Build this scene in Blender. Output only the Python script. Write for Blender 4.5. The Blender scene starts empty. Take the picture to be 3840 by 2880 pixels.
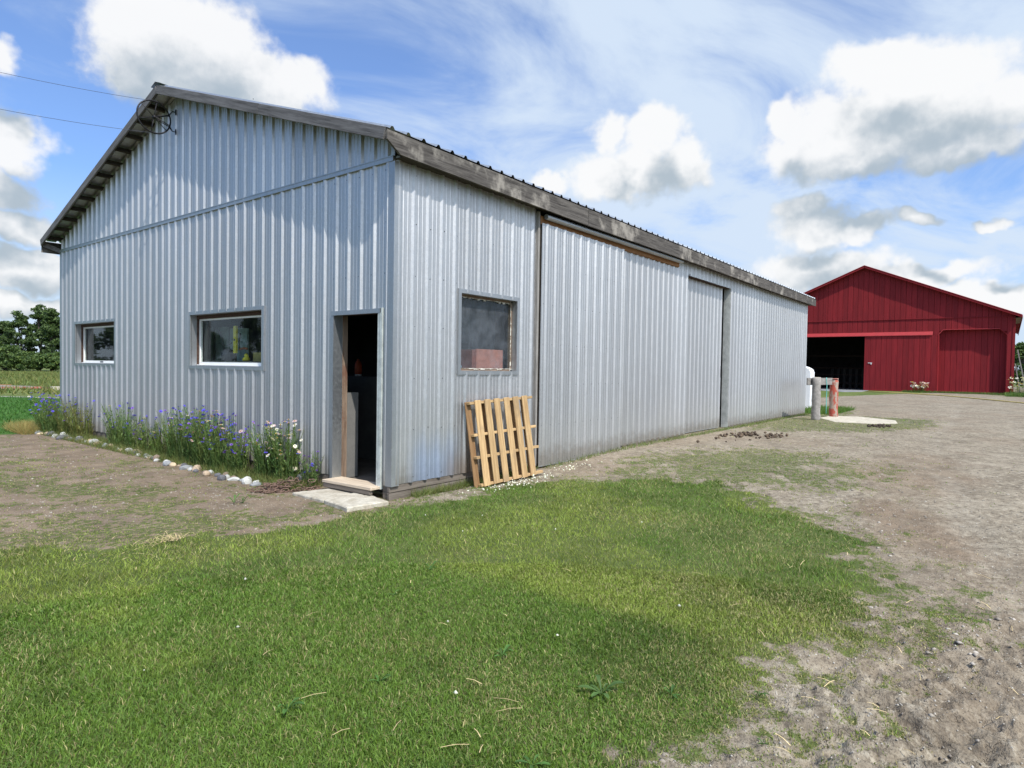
import bpy, math, random
import numpy as np
from mathutils import Vector, Matrix
random.seed(7)
RNG = np.random.default_rng(11)
S = bpy.context.scene
COL = S.collection

# ------------------------------------------------------------------ camera, sky, sun, exposure
CAM = (-5.109, -5.7639, 1.6); YAW = 0.6604; PITCH = -0.0247; ROLL = 0.0163; FPX = 2393.3
SUNV = Vector((-0.43, -1.0, 1.40)).normalized()
cam_d = bpy.data.cameras.new('camera'); cam = bpy.data.objects.new('camera', cam_d); COL.objects.link(cam)
fw = Vector((math.cos(YAW)*math.cos(PITCH), math.sin(YAW)*math.cos(PITCH), math.sin(PITCH)))
r0 = Vector((math.sin(YAW), -math.cos(YAW), 0)); u0 = r0.cross(fw)
rr = r0*math.cos(ROLL) + u0*math.sin(ROLL); uu = -r0*math.sin(ROLL) + u0*math.cos(ROLL)
cam.matrix_world = Matrix.Translation(CAM) @ Matrix((rr, uu, -fw)).transposed().to_4x4()
cam_d.sensor_width = 36; cam_d.lens = 36*FPX/3840; cam_d.clip_end = 5000; cam_d.clip_start = 0.05
S.camera = cam
S.view_settings.view_transform = 'Standard'; S.view_settings.look = 'None'
S.view_settings.gamma = 1; S.view_settings.use_curve_mapping = False
S.view_settings.exposure = 0.0
SKY_STRENGTH = 0.12
sun_d = bpy.data.lights.new('sun', 'SUN'); sun_d.energy = 5.0; sun_d.angle = math.radians(0.55); sun_d.color = (1, .955, .88)
sun = bpy.data.objects.new('sun', sun_d); COL.objects.link(sun)
sun.rotation_euler = (-SUNV).to_track_quat('-Z', 'Y').to_euler()
sun.location = (0, -20, 30)

class NT:
    """small node-tree helper"""
    def __init__(s, tree): s.t = tree; s.n = tree.nodes; s.l = tree.links
    def new(s, typ, **kw):
        nd = s.n.new(typ)
        for k, v in kw.items(): setattr(nd, k, v)
        return nd
    def put(s, sock, v):
        if v is None: return
        if isinstance(v, bpy.types.NodeSocket): s.l.new(v, sock)
        else:
            if sock.type == 'RGBA' and hasattr(v, '__len__') and len(v) == 3: v = (*v, 1)
            if sock.type == 'VECTOR' and not hasattr(v, '__len__'): v = (v, v, v)
            sock.default_value = v
    def m(s, op, a, b=None, c=None, clamp=False):
        nd = s.new('ShaderNodeMath', operation=op, use_clamp=clamp)
        s.put(nd.inputs[0], a); s.put(nd.inputs[1], b); s.put(nd.inputs[2], c); return nd.outputs[0]
    def vm(s, op, a, b=None):
        nd = s.new('ShaderNodeVectorMath', operation=op)
        s.put(nd.inputs[0], a)
        if op == 'SCALE': s.put(nd.inputs['Scale'], b)
        else: s.put(nd.inputs[1], b)
        return nd.outputs['Value'] if op in ('LENGTH', 'DOT_PRODUCT') else nd.outputs[0]
    def mix(s, f, a, b, mode='MIX'):
        nd = s.new('ShaderNodeMix', data_type='RGBA', blend_type=mode)
        s.put(nd.inputs[0], f); s.put(nd.inputs[6], a); s.put(nd.inputs[7], b); return nd.outputs[2]
    def ss(s, v, a, b, lo=0.0, hi=1.0, typ='SMOOTHSTEP'):
        nd = s.new('ShaderNodeMapRange', interpolation_type=typ)
        s.put(nd.inputs[0], v); s.put(nd.inputs[1], a); s.put(nd.inputs[2], b); s.put(nd.inputs[3], lo); s.put(nd.inputs[4], hi)
        return nd.outputs[0]
    def noise(s, vec, scale, detail=4, rough=.55, dist=0.0, col=False, dim='3D'):
        nd = s.new('ShaderNodeTexNoise', noise_dimensions=dim)
        s.put(nd.inputs['Vector'], vec); nd.inputs['Scale'].default_value = scale; nd.inputs['Detail'].default_value = detail
        nd.inputs['Roughness'].default_value = rough; nd.inputs['Distortion'].default_value = dist
        return nd.outputs['Color'] if col else nd.outputs['Fac']
    def mapv(s, vec, loc=(0,0,0), rot=(0,0,0), sc=(1,1,1)):
        nd = s.new('ShaderNodeMapping'); s.put(nd.inputs[0], vec)
        nd.inputs['Location'].default_value = loc; nd.inputs['Rotation'].default_value = rot; nd.inputs['Scale'].default_value = sc
        return nd.outputs[0]
    def sep(s, v):
        nd = s.new('ShaderNodeSeparateXYZ'); s.put(nd.inputs[0], v); return nd.outputs
    def comb(s, x, y, z):
        nd = s.new('ShaderNodeCombineXYZ'); s.put(nd.inputs[0], x); s.put(nd.inputs[1], y); s.put(nd.inputs[2], z); return nd.outputs[0]

# clouds as (photo-measured direction, angular half sizes): azimuth / elevation about the viewing heading
CLOUDS = [(560,110,250,180),(790,200,270,210),(1000,330,240,130),(640,310,310,120),
 (60,530,150,75),(-40,225,90,70),(40,850,180,80),(120,960,170,45),(40,1140,190,40),
 (3330,260,250,110),(3520,290,310,150),(3190,440,270,110),(3060,560,210,95),(3450,470,400,140),(3790,370,190,120),(2965,470,75,70),
 (3180,610,270,75),(3600,540,250,80),
 (2290,480,90,80),(2430,510,120,110),(2560,610,120,100),(2360,660,260,100),(2060,685,100,45),
 (3000,790,110,65),(3080,870,190,85),(3240,860,150,55),(3440,845,75,42),(3690,850,60,25),
 (3060,1000,260,75),(3380,1040,330,55),(3700,1120,200,60),(-60,700,200,120),(60,1010,260,90),(30,560,170,90)]
def build_world():
    w = bpy.data.worlds.new('World'); S.world = w; w.use_nodes = True
    N = NT(w.node_tree); N.n.clear()
    out = N.new('ShaderNodeOutputWorld'); bg = N.new('ShaderNodeBackground'); bg.inputs[1].default_value = SKY_STRENGTH
    sky = N.new('ShaderNodeTexSky', sky_type='NISHITA'); sky.sun_disc = False
    sky.sun_elevation = math.asin(SUNV.z); sky.sun_rotation = math.atan2(SUNV.x, SUNV.y)
    sky.altitude = 100; sky.air_density = 1.0; sky.dust_density = 1.4; sky.ozone_density = 2.0
    tc = N.new('ShaderNodeTexCoord').outputs['Generated']
    dirn = N.vm('NORMALIZE', tc)
    # group: cloud field
    g = bpy.data.node_groups.new('cloud_field', 'ShaderNodeTree')
    g.interface.new_socket('dir', in_out='INPUT', socket_type='NodeSocketVector')
    g.interface.new_socket('f', in_out='OUTPUT', socket_type='NodeSocketFloat')
    G = NT(g); gi = G.new('NodeGroupInput').outputs[0]; go = G.new('NodeGroupOutput')
    warp = G.vm('SUBTRACT', G.noise(gi, 9, 4, .6, col=True), (.5, .5, .5))
    d2 = G.vm('NORMALIZE', G.vm('ADD', gi, G.vm('SCALE', warp, .10)))
    # rotate so heading = +X
    rx = G.vm('DOT_PRODUCT', d2, (math.cos(YAW), math.sin(YAW), 0)); ry = G.vm('DOT_PRODUCT', d2, (math.sin(YAW), -math.cos(YAW), 0))
    az = G.m('ARCTAN2', ry, rx); el = G.m('ARCSINE', G.sep(d2)[2]); P = G.comb(az, el, 0)
    best = None
    for (u, v, a, b) in CLOUDS:
        d = fw + rr*((u-1920)/FPX) - uu*((v-1440)/FPX); d.normalize()
        dist = math.sqrt(1 + ((u-1920)/FPX)**2 + ((v-1440)/FPX)**2)
        caz = math.atan2(d.dot(r0), d.dot(Vector((math.cos(YAW), math.sin(YAW), 0)))); cel = math.asin(d.z)
        A = a/FPX/dist; B = b/FPX/dist
        mp = G.mapv(P, loc=(-caz/A, -cel/B, 0), sc=(1/A, 1/B, 0))
        ln = G.m('SUBTRACT', 1.0, G.vm('LENGTH', mp))
        best = ln if best is None else G.m('SMOOTH_MAX', best, ln, .25)
    # generic scattered cumulus outside the frame
    out_n = G.noise(gi, 3.2, 3, .5)
    gen = G.ss(out_n, .52, .75, -1.2, .6, 'LINEAR')
    behind = G.ss(G.m('ABSOLUTE', az), .8, 1.05)
    gen = G.m('ADD', G.m('MULTIPLY', gen, behind), G.m('MULTIPLY', -2.0, G.m('SUBTRACT', 1.0, behind)))
    best = G.m('MAXIMUM', best, gen)
    n1 = G.m('SUBTRACT', G.noise(gi, 14, 6, .58), .5); n2 = G.m('SUBTRACT', G.noise(gi, 42, 4, .6), .5)
    f = G.m('ADD', G.m('ADD', best, G.m('MULTIPLY', n1, .95)), G.m('MULTIPLY', n2, .46))
    G.l.new(f, go.inputs[0])
    def field(vec):
        nd = N.new('ShaderNodeGroup'); nd.node_tree = g; N.l.new(vec, nd.inputs[0]); return nd.outputs[0]
    f1 = field(dirn)
    off = N.vm('NORMALIZE', N.vm('ADD', dirn, tuple(Vector((0, 0, 1))*.075 - r0*.02)))
    f2 = field(off)
    z = N.sep(dirn)[2]
    cov = N.ss(f1, -.14, .36)
    lit = N.m('SUBTRACT', f1, f2)
    thick = N.ss(f1, .1, 1.0)
    light = N.ss(N.m('SUBTRACT', lit, N.m('MULTIPLY', thick, .26)), -.50, .62)
    ccol = N.mix(light, (.45, .53, .60), (.97, .975, .98))
    # high thin veil
    rxx = N.vm('DOT_PRODUCT', dirn, (math.sin(YAW), -math.cos(YAW), 0))
    pl = N.m('DIVIDE', 1.0, N.m('MAXIMUM', N.m('ADD', z, .12), .05))
    pv = N.vm('SCALE', dirn, pl)
    vn = N.noise(N.mapv(pv, rot=(0, 0, .5), sc=(1, 1.5, .6)), 1.25, 7, .58, .6)
    bias = N.ss(rxx, -.75, .05, -.22, .09, 'LINEAR')
    veil = N.ss(N.m('ADD', vn, bias), .34, .68, .08, .97)
    hz = N.ss(z, .0, .30, 1.0, 0.0)
    veil = N.m('MAXIMUM', veil, N.m('MULTIPLY', hz, .88))
    K = 1/SKY_STRENGTH
    vcol = N.vm('SCALE', (.68, .80, .96), K)
    added_glow = N.m('POWER', N.m('MAXIMUM', N.vm('DOT_PRODUCT', dirn, tuple(SUNV)), 0.0), 2.5)  # glow added round the unseen sun to brighten reflections in the metal ribs
    vcol = N.vm('SCALE', vcol, N.m('ADD', 1.0, N.m('MULTIPLY', added_glow, 1.5)))
    skyc = N.vm('MULTIPLY', sky.outputs[0], (1.05, 1.34, 1.78))
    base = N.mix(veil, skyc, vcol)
    # veil softly lights the edges of cumulus too
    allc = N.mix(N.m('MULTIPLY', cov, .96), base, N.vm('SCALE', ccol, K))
    lower = N.ss(z, -.05, 0.0)
    fin = N.mix(lower, (.9, 1.0, .8), allc)
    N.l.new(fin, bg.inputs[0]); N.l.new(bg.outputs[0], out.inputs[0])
    w.cycles.sampling_method = 'MANUAL'; w.cycles.sample_map_resolution = 512
build_world()

# ------------------------------------------------------------------ materials
MATS = {}
def new_mat(name):
    m = bpy.data.materials.new(name); m.use_nodes = True; N = NT(m.node_tree)
    b = N.n['Principled BSDF']; MATS[name] = m; return m, N, b
def obj_coord(N): return N.new('ShaderNodeTexCoord').outputs['Object']
def world_pos(N): return N.new('ShaderNodeNewGeometry').outputs['Position']
def bump(N, b, h, strength=.3, dist=.01):
    nd = N.new('ShaderNodeBump'); nd.inputs['Strength'].default_value = strength; nd.inputs['Distance'].default_value = dist
    N.l.new(h, nd.inputs['Height']); N.l.new(nd.outputs[0], b.inputs['Normal'])
def simple(name, col, rough=.7, metal=0.0, var=.25, scale=8, bmp=.2, spec=.5):
    m, N, b = new_mat(name); p = obj_coord(N)
    n = N.noise(p, scale, 5, .6); n2 = N.noise(p, scale*7, 3, .6)
    f = N.m('ADD', N.m('MULTIPLY', n, .7), N.m('MULTIPLY', n2, .3))
    dk = tuple(c*(1-var) for c in col); lt = tuple(min(1, c*(1+var)) for c in col)
    N.l.new(N.mix(N.ss(f, .35, .65, typ='LINEAR'), dk, lt), b.inputs['Base Color'])
    b.inputs['Roughness'].default_value = rough; b.inputs['Metallic'].default_value = metal
    b.inputs['Specular IOR Level'].default_value = spec
    if bmp: bump(N, b, n2, bmp, .004)
    return m
def wood(name, c1, c2, c3=None, grain=1.0, rough=.85, knots=True):
    """long axis = local X"""
    m, N, b = new_mat(name); p = obj_coord(N)
    oi = N.new('ShaderNodeObjectInfo'); rnd = oi.outputs['Random']
    p = N.vm('ADD', p, N.vm('SCALE', (13.1, 7.7, 5.3), rnd))
    g1 = N.noise(N.mapv(p, sc=(1.3, 22, 22)), 1.6*grain, 6, .62, .5)
    g2 = N.noise(N.mapv(p, sc=(3, 90, 90)), 2.2*grain, 4, .7)
    bl = N.noise(p, 2.3, 4, .6)
    f = N.m('ADD', N.m('MULTIPLY', g1, .65), N.m('MULTIPLY', g2, .35))
    c = N.mix(N.ss(f, .36, .64, typ='LINEAR'), c1, c2)
    if c3: c = N.mix(N.m('MULTIPLY', N.ss(bl, .5, .68), .75), c, c3)
    c = N.mix(.35, c, N.vm('SCALE', c, N.ss(rnd, 0, 1, .6, 1.3, 'LINEAR')))
    N.l.new(c, b.inputs['Base Color']); b.inputs['Roughness'].default_value = rough; b.inputs['Specular IOR Level'].default_value = .25
    bump(N, b, f, .6, .004); return m
def make_metal(name, base=(.555, .555, .56), dirt=.45, stain=False, rough=.52):
    m, N, b = new_mat(name); p = world_pos(N); oi = N.new('ShaderNodeObjectInfo').outputs['Random']
    z = N.sep(p)[2]
    sp = N.noise(p, 26, 3, .6); spn = N.new('ShaderNodeTexVoronoi'); N.put(spn.inputs['Vector'], p); spn.inputs['Scale'].default_value = 70
    streak = N.noise(N.mapv(p, sc=(9, 9, .45)), 1.6, 5, .6); cloud = N.noise(p, 1.1, 4, .55)
    v = N.m('ADD', .93, N.m('MULTIPLY', N.sep(spn.outputs['Color'])[0], .09))
    v = N.m('MULTIPLY', v, N.ss(streak, .3, .7, .93, 1.04, 'LINEAR'))
    v = N.m('MULTIPLY', v, N.ss(oi, 0, 1, .90, 1.06, 'LINEAR'))
    c = N.vm('SCALE', base, v)
    dz = N.m('MULTIPLY', N.ss(N.m('SUBTRACT', z, N.m('MULTIPLY', cloud, .9)), -.5, .85, 1, 0), dirt*1.25)
    c = N.mix(dz, c, (.36, .36, .33))
    mudz = N.ss(N.m('ADD', z, N.m('MULTIPLY', N.noise(p, 9, 5, .65), .5)), .42, .72, 1, 0)
    c = N.mix(N.m('MULTIPLY', mudz, .5 if dirt > .4 else 0.0), c, (.22, .185, .14))
    if stain:
        px = N.sep(p)[0]
        a = N.m('MULTIPLY', N.ss(px, .15, .5), N.ss(px, 1.0, 1.35, 1, 0))
        zz = N.ss(N.m('ADD', z, N.m('MULTIPLY', streak, .4)), .55, 1.1, 1, 0)
        c = N.mix(N.m('MULTIPLY', N.m('MULTIPLY', a, zz), .55), c, (.34, .44, .62))
        a2 = N.m('MULTIPLY', N.ss(px, .75, 1.15), N.ss(px, 1.5, 1.7, 1, 0))
        z2 = N.ss(N.m('ADD', z, N.m('MULTIPLY', streak, .5)), .45, .95, 1, 0)
        c = N.mix(N.m('MULTIPLY', N.m('MULTIPLY', a2, z2), .7), c, (.30, .24, .19))
    N.l.new(c, b.inputs['Base Color'])
    b.inputs['Metallic'].default_value = 1.0
    N.l.new(N.m('ADD', N.ss(sp, .3, .7, rough-.05, rough+.08, 'LINEAR'), N.m('MULTIPLY', dz, .35)), b.inputs['Roughness'])
    h = N.m('ADD', N.m('MULTIPLY', cloud, 1.0), N.m('MULTIPLY', N.noise(p, 4, 2, .5), .12))
    bump(N, b, h, .5, .02); return m
M_SHEET = make_metal('galvanised_sheet')
M_SHEETS = make_metal('galvanised_sheet_stained', stain=True)
M_TRIM = make_metal('galvanised_trim', (.46, .475, .49), .3)
M_TRIMW = simple('painted_pale_trim', (.52, .55, .52), .55, .2, .25, 9)
M_ROOF = make_metal('roof_sheet', (.55, .58, .60), 0)
M_FASCIA = wood('weathered_board', (.028, .024, .022), (.145, .132, .12), (.36, .33, .29))
M_RAKE = wood('weathered_rake_board', (.07, .065, .065), (.20, .19, .19))
M_LOOK = wood('dark_lookout', (.030, .024, .02), (.07, .06, .05))
M_FOUND = wood('old_sill_timber', (.085, .068, .055), (.21, .18, .15))
M_ORANGE = wood('orange_timber', (.20, .09, .035), (.36, .19, .09))
M_BROWN = wood('dark_brown_timber', (.035, .02, .016), (.10, .06, .045))
M_JAMBW = wood('jamb_timber', (.10, .065, .045), (.30, .22, .16), (.13, .05, .03))
M_PALLET = wood('pallet_timber', (.31, .19, .09), (.58, .40, .205), (.30, .21, .12), 1.0)
M_PALLETB = wood('pallet_timber_shaded', (.20, .11, .05), (.36, .22, .11))  # darker pallet timber, the shade behind the front slats put into its colour
M_GREY = wood('grey_timber', (.15, .14, .13), (.34, .32, .30))
M_POST = simple('grey_post', (.27, .25, .23), .9, 0, .35, 9, .6)
def two_tone(name, ca, cb, scale, lo=.46, hi=.54, rough=.8, stretch=(1,1,1), bm=.4):
    m, N, b = new_mat(name); p = obj_coord(N)
    n = N.noise(N.mapv(p, sc=stretch), scale, 6, .62); f = N.noise(p, scale*5, 3, .6)
    c = N.mix(N.ss(n, lo, hi), ca, cb); c = N.mix(.3, c, N.vm('SCALE', c, N.ss(f, .3, .7, .4, 1.6, 'LINEAR')))
    N.l.new(c, b.inputs['Base Color']); b.inputs['Roughness'].default_value = rough; b.inputs['Specular IOR Level'].default_value = .3
    bump(N, b, N.m('ADD', n, f), bm, .006); return m
M_REDPOST = two_tone('flaking_red_post', (.36, .075, .05), (.33, .27, .22), 9, .45, .56, stretch=(1, 1, .4))
M_WHITE = simple('white_vinyl', (.80, .80, .78), .35, 0, .05, 6, 0)
M_POSTG = simple('grey_green_post', (.50, .52, .50), .6, .5, .25, 6)
M_TANK = simple('white_tank_plastic', (.82, .84, .86), .4, 0, .04, 3, 0)
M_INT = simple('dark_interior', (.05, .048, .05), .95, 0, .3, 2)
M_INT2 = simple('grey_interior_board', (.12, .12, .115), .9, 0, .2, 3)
M_CABF = simple('grey_cabinet', (.17, .165, .155), .8, 0, .12, 5)
M_FLOOR = simple('worn_floor', (.13, .11, .09), .95, 0, .3, 5)
M_BLACK = simple('black_iron', (.015, .014, .018), .5, .3, .3, 20)
M_WIRE = simple('steel_wire', (.10, .11, .15), .5, .4, .2, 20, 0)
M_SCREW = simple('screw_head', (.05, .05, .055), .6, .3, .2, 40, 0)
M_RUST = two_tone('rusty_iron', (.085, .055, .042), (.19, .12, .09), 30, .4, .6, .75)
M_SLAB = two_tone('pale_concrete', (.36, .32, .25), (.50, .46, .38), 6, .35, .65, .9, bm=.7)
M_CAULK = two_tone('flaking_white_paint', (.60, .57, .50), (.22, .18, .14), 16, .42, .58, .8)
M_REDBOX = simple('dull_red_panel', (.46, .17, .14), .7, 0, .22, 12)
M_CLOTH = simple('hanging_sheet', (.075, .085, .105), .9, 0, .25, 4)
M_YELLOW = simple('yellow_plastic', (.72, .60, .02), .4, 0, .1, 8, 0)
M_TOOLB = simple('black_plastic', (.02, .022, .03), .5, 0, .3, 8, 0)
M_BLUEGR = simple('pale_wrap', (.30, .38, .37), .8, 0, .3, 9)
M_OJUG = simple('orange_jug', (.60, .10, .03), .5, 0, .1, 8, 0)
M_HOSE = simple('yellow_hose', (.60, .46, .14), .6, 0, .15, 6, 0)
M_TWINE = simple('teal_twine', (.12, .42, .38), .8, 0, .2, 20, 0)
M_MANURE = simple('manure_clod', (.055, .038, .026), .95, 0, .4, 30)
M_STRAW = simple('straw', (.62, .47, .24), .8, 0, .3, 20, 0)
M_BARK = simple('bark', (.07, .055, .045), .95, 0, .4, 5, .8)
M_APRON = two_tone('damp_apron', (.17, .19, .215), (.30, .29, .27), 1.2, .42, .6, .7)
M_PATH = two_tone('concrete_path', (.27, .25, .21), (.38, .36, .31), 3, .4, .6, .9)
def red_paint():
    m, N, b = new_mat('red_barn_paint'); p = world_pos(N); oi = N.new('ShaderNodeObjectInfo').outputs['Random']
    st = N.noise(N.mapv(p, sc=(6, 6, .5)), 1.5, 5, .6); fn = N.noise(p, 14, 4, .6)
    c = N.mix(N.ss(st, .3, .7), (.178, .011, .015), (.240, .015, .019))
    c = N.vm('SCALE', c, N.ss(oi, 0, 1, .86, 1.10, 'LINEAR'))
    c = N.mix(N.m('MULTIPLY', N.ss(fn, .62, .75), .25), c, (.10, .012, .014))
    N.l.new(c, b.inputs['Base Color']); b.inputs['Roughness'].default_value = .72; b.inputs['Specular IOR Level'].default_value = .25
    bump(N, b, fn, .2, .006); return m
M_RED = red_paint()
M_REDB = simple('bright_red_flashing', (.34, .025, .028), .55, 0, .1, 3, 0)
def glass(name, dust=.05):
    m = bpy.data.materials.new(name); m.use_nodes = True; N = NT(m.node_tree); N.n.clear()
    out = N.new('ShaderNodeOutputMaterial'); tr = N.new('ShaderNodeBsdfTransparent'); gl = N.new('ShaderNodeBsdfGlossy'); df = N.new('ShaderNodeBsdfDiffuse')
    tr.inputs[0].default_value = (.86, .9, .88, 1); gl.inputs['Roughness'].default_value = .02
    p = obj_coord(N); lw = N.new('ShaderNodeLayerWeight'); lw.inputs[0].default_value = .5
    df.inputs[0].default_value = (.34, .36, .42, 1)
    m1 = N.new('ShaderNodeMixShader'); m2 = N.new('ShaderNodeMixShader')
    N.put(m1.inputs[0], N.m('ADD', .022, N.m('MULTIPLY', N.m('POWER', lw.outputs['Facing'], 5.0), .9), clamp=True)); N.l.new(tr.outputs[0], m1.inputs[1]); N.l.new(gl.outputs[0], m1.inputs[2])
    dn = N.noise(p, 5, 5, .6); N.put(m2.inputs[0], N.m('MULTIPLY', N.ss(dn, .3, .75, .25, 1), dust))
    N.l.new(m1.outputs[0], m2.inputs[1]); N.l.new(df.outputs[0], m2.inputs[2]); N.l.new(m2.outputs[0], out.inputs[0])
    return m
M_GLASS = glass('window_glass', .02); M_DUSTY = glass('dusty_glass', .13)
def attr_mat(name, rough=.6, trans=.35, attr='tint'):
    m = bpy.data.materials.new(name); m.use_nodes = True; N = NT(m.node_tree); N.n.clear()
    out = N.new('ShaderNodeOutputMaterial'); b = N.new('ShaderNodeBsdfPrincipled'); t = N.new('ShaderNodeBsdfTranslucent')
    a = N.new('ShaderNodeAttribute'); a.attribute_name = attr
    N.l.new(a.outputs['Color'], b.inputs['Base Color']); b.inputs['Roughness'].default_value = rough; b.inputs['Specular IOR Level'].default_value = .35
    N.l.new(N.vm('MULTIPLY', a.outputs['Color'], (1.2, 1.25, .7)), t.inputs[0])
    mx = N.new('ShaderNodeMixShader'); mx.inputs[0].default_value = trans
    N.l.new(b.outputs[0], mx.inputs[1]); N.l.new(t.outputs[0], mx.inputs[2]); N.l.new(mx.outputs[0], out.inputs[0]); return m
M_BLADE = attr_mat('grass_blades', .62, .30)
M_LEAF = attr_mat('leaves', .6, .28)
M_PETAL = attr_mat('petals', .7, .3)
M_STONE = attr_mat('stone_tints', .85, 0)

# ------------------------------------------------------------------ object helpers
ROOT_LOC = {}
def link(o): COL.objects.link(o); return o
def thing(name, label, cat, loc=(0,0,0), rotz=0, group=None):
    o = link(bpy.data.objects.new(name, None)); o.location = loc; o.rotation_euler = (0, 0, rotz); o.empty_display_size = .2
    o['label'] = label; o['category'] = cat
    if group: o['group'] = group
    return o
def tag(o, label=None, cat=None, group=None, kind=None):
    if label: o['label'] = label
    if cat: o['category'] = cat
    if group: o['group'] = group
    if kind: o['kind'] = kind
    return o
def world_of(o):
    m = o.matrix_basis.copy()
    p = o.parent
    if p: m = world_of(p) @ o.matrix_parent_inverse @ m
    return m
def set_parent(o, p):
    if p is not None:
        o.parent = p; o.matrix_parent_inverse = world_of(p).inverted()
class MB:
    def __init__(s): s.v = []; s.f = []
    def add(s, vs, fs):
        n = len(s.v); s.v += [tuple(v) for v in vs]; s.f += [tuple(i+n for i in f) for f in fs]
    def box(s, lo, hi, M=None):
        x0, y0, z0 = lo; x1, y1, z1 = hi
        vs = [Vector(p) for p in ((x0,y0,z0),(x1,y0,z0),(x1,y1,z0),(x0,y1,z0),(x0,y0,z1),(x1,y0,z1),(x1,y1,z1),(x0,y1,z1))]
        if M is not None: vs = [M @ v for v in vs]
        s.add(vs, [(0,3,2,1),(4,5,6,7),(0,1,5,4),(1,2,6,5),(2,3,7,6),(3,0,4,7)])
    def cham(s, hx, hy, hz, c):
        """chamfered box centred on the origin"""
        vs = []; 
        pts = lambda a, b, cc: [(a-cc, b), (a, b-cc), (a, -b+cc), (a-cc, -b), (-a+cc, -b), (-a, -b+cc), (-a, b-cc), (-a+cc, b)]
        rings = [(-hx, hy-c, hz-c, 0), (-hx+c, hy, hz, c), (hx-c, hy, hz, c), (hx, hy-c, hz-c, 0)]
        for x, a, b, cc in rings: vs += [(x, p, q) for p, q in pts(a, b, cc)]
        fs = []
        for r in range(3):
            for i in range(8):
                j = (i+1) % 8; fs.append((r*8+i, r*8+8+i, r*8+8+j, r*8+j))
        fs.append(tuple(range(7, -1, -1))[::-1]); fs.append(tuple(24+i for i in range(8))[::-1])
        s.add(vs, fs)
    def tube(s, pts, r, seg=8, cap=True, closed=False):
        pts = [Vector(p) for p in pts]; n = len(pts); base = len(s.v)
        rs = r if hasattr(r, '__len__') else [r]*n
        up = None
        for i, p in enumerate(pts):
            a = pts[(i+1) % n] if (closed or i < n-1) else p; b = pts[i-1] if (closed or i > 0) else p
            t = (a-b).normalized()
            if up is None: up = t.orthogonal().normalized()
            else: up = (up - t*up.dot(t)).normalized()
            q = t.cross(up)
            for k in range(seg):
                an = 2*math.pi*k/seg; s.v.append(tuple(p + (up*math.cos(an) + q*math.sin(an))*rs[i]))
        m = n if closed else n-1
        for i in range(m):
            for k in range(seg):
                k2 = (k+1) % seg; i2 = (i+1) % n
                s.f.append((base+i*seg+k, base+i*seg+k2, base+i2*seg+k2, base+i2*seg+k))
        if cap and not closed:
            s.f.append(tuple(base+k for k in range(seg))[::-1]); s.f.append(tuple(base+(n-1)*seg+k for k in range(seg)))
    def mesh(s, name, mat, smooth=False):
        me = bpy.data.meshes.new(name); me.from_pydata(s.v, [], s.f); me.materials.append(mat)
        if smooth: me.shade_smooth()
        me.validate(); me.update(); return me
    def build(s, name, mat, parent=None, smooth=False, loc=None):
        me = s.mesh(name, mat, smooth); o = link(bpy.data.objects.new(name, me))
        if loc is not None: o.location = loc
        set_parent(o, parent); return o
def place(name, me, M, parent=None):
    o = link(bpy.data.objects.new(name, me)); o.matrix_basis = M; set_parent(o, parent); return o
def timber(name, p0, p1, w, h, mat, parent=None, up=(0,0,1), cham=.004, wob=0):
    """board from p0 to p1 (axis), w = size across, h = size along 'up'; local X is the grain"""
    p0 = Vector(p0); p1 = Vector(p1); x = (p1-p0); L = x.length; x.normalize()
    z = Vector(up); z = (z - x*z.dot(x)).normalized(); y = z.cross(x)
    M = Matrix((x, y, z)).transposed().to_4x4(); M.translation = (p0+p1)/2
    b = MB(); b.cham(L/2, w/2, h/2, min(cham, w*.3, h*.3))
    return place(name, b.mesh(name, mat), M, parent)
def np_mesh(name, verts, faces, mat, tint=None, smooth=False, parent=None, extra=None):
    """faces: (n,k) int array of equal size"""
    me = bpy.data.meshes.new(name); n, k = faces.shape
    me.vertices.add(len(verts)); me.vertices.foreach_set('co', np.ascontiguousarray(verts, dtype=np.float32).ravel())
    me.loops.add(n*k); me.loops.foreach_set('vertex_index', np.ascontiguousarray(faces, dtype=np.int32).ravel())
    me.polygons.add(n); me.polygons.foreach_set('loop_start', np.arange(0, n*k, k, dtype=np.int32))
    me.polygons.foreach_set('loop_total', np.full(n, k, dtype=np.int32))
    if smooth: me.polygons.foreach_set('use_smooth', np.ones(n, dtype=bool))
    me.update(calc_edges=True)
    def col(nm, c):
        a = me.color_attributes.new(nm, 'FLOAT_COLOR', 'POINT')
        c4 = np.ones((len(verts), 4), dtype=np.float32); c4[:, :c.shape[1]] = c; a.data.foreach_set('color', c4.ravel())
    if tint is not None: col('tint', tint)
    for nm, c in (extra or {}).items(): col(nm, c)
    if mat: me.materials.append(mat)
    o = link(bpy.data.objects.new(name, me)); set_parent(o, parent); return o
def sstep(a, b, x):
    t = np.clip((x-a)/(b-a), 0, 1); return t*t*(3-2*t)
_perm = RNG.random((256, 256))
def vnoise(x, y):
    xi = np.floor(x).astype(int); yi = np.floor(y).astype(int); fx = x-xi; fy = y-yi
    fx = fx*fx*(3-2*fx); fy = fy*fy*(3-2*fy); a = xi & 255; b = yi & 255; a1 = (a+1) & 255; b1 = (b+1) & 255
    return (_perm[a, b]*(1-fx)+_perm[a1, b]*fx)*(1-fy) + (_perm[a, b1]*(1-fx)+_perm[a1, b1]*fx)*fy
def fbm(x, y, sc, oct=5, gain=.5, seed=0.0):
    t = 0; amp = 1; tot = 0; c, s_ = math.cos(.6), math.sin(.6); x = x*sc+seed*17.3; y = y*sc+seed*9.1
    for _ in range(oct):
        t = t + amp*vnoise(x, y); tot += amp; amp *= gain; x, y = (x*c-y*s_)*2.03+5.2, (x*s_+y*c)*2.03+1.3
    return t/tot
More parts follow.
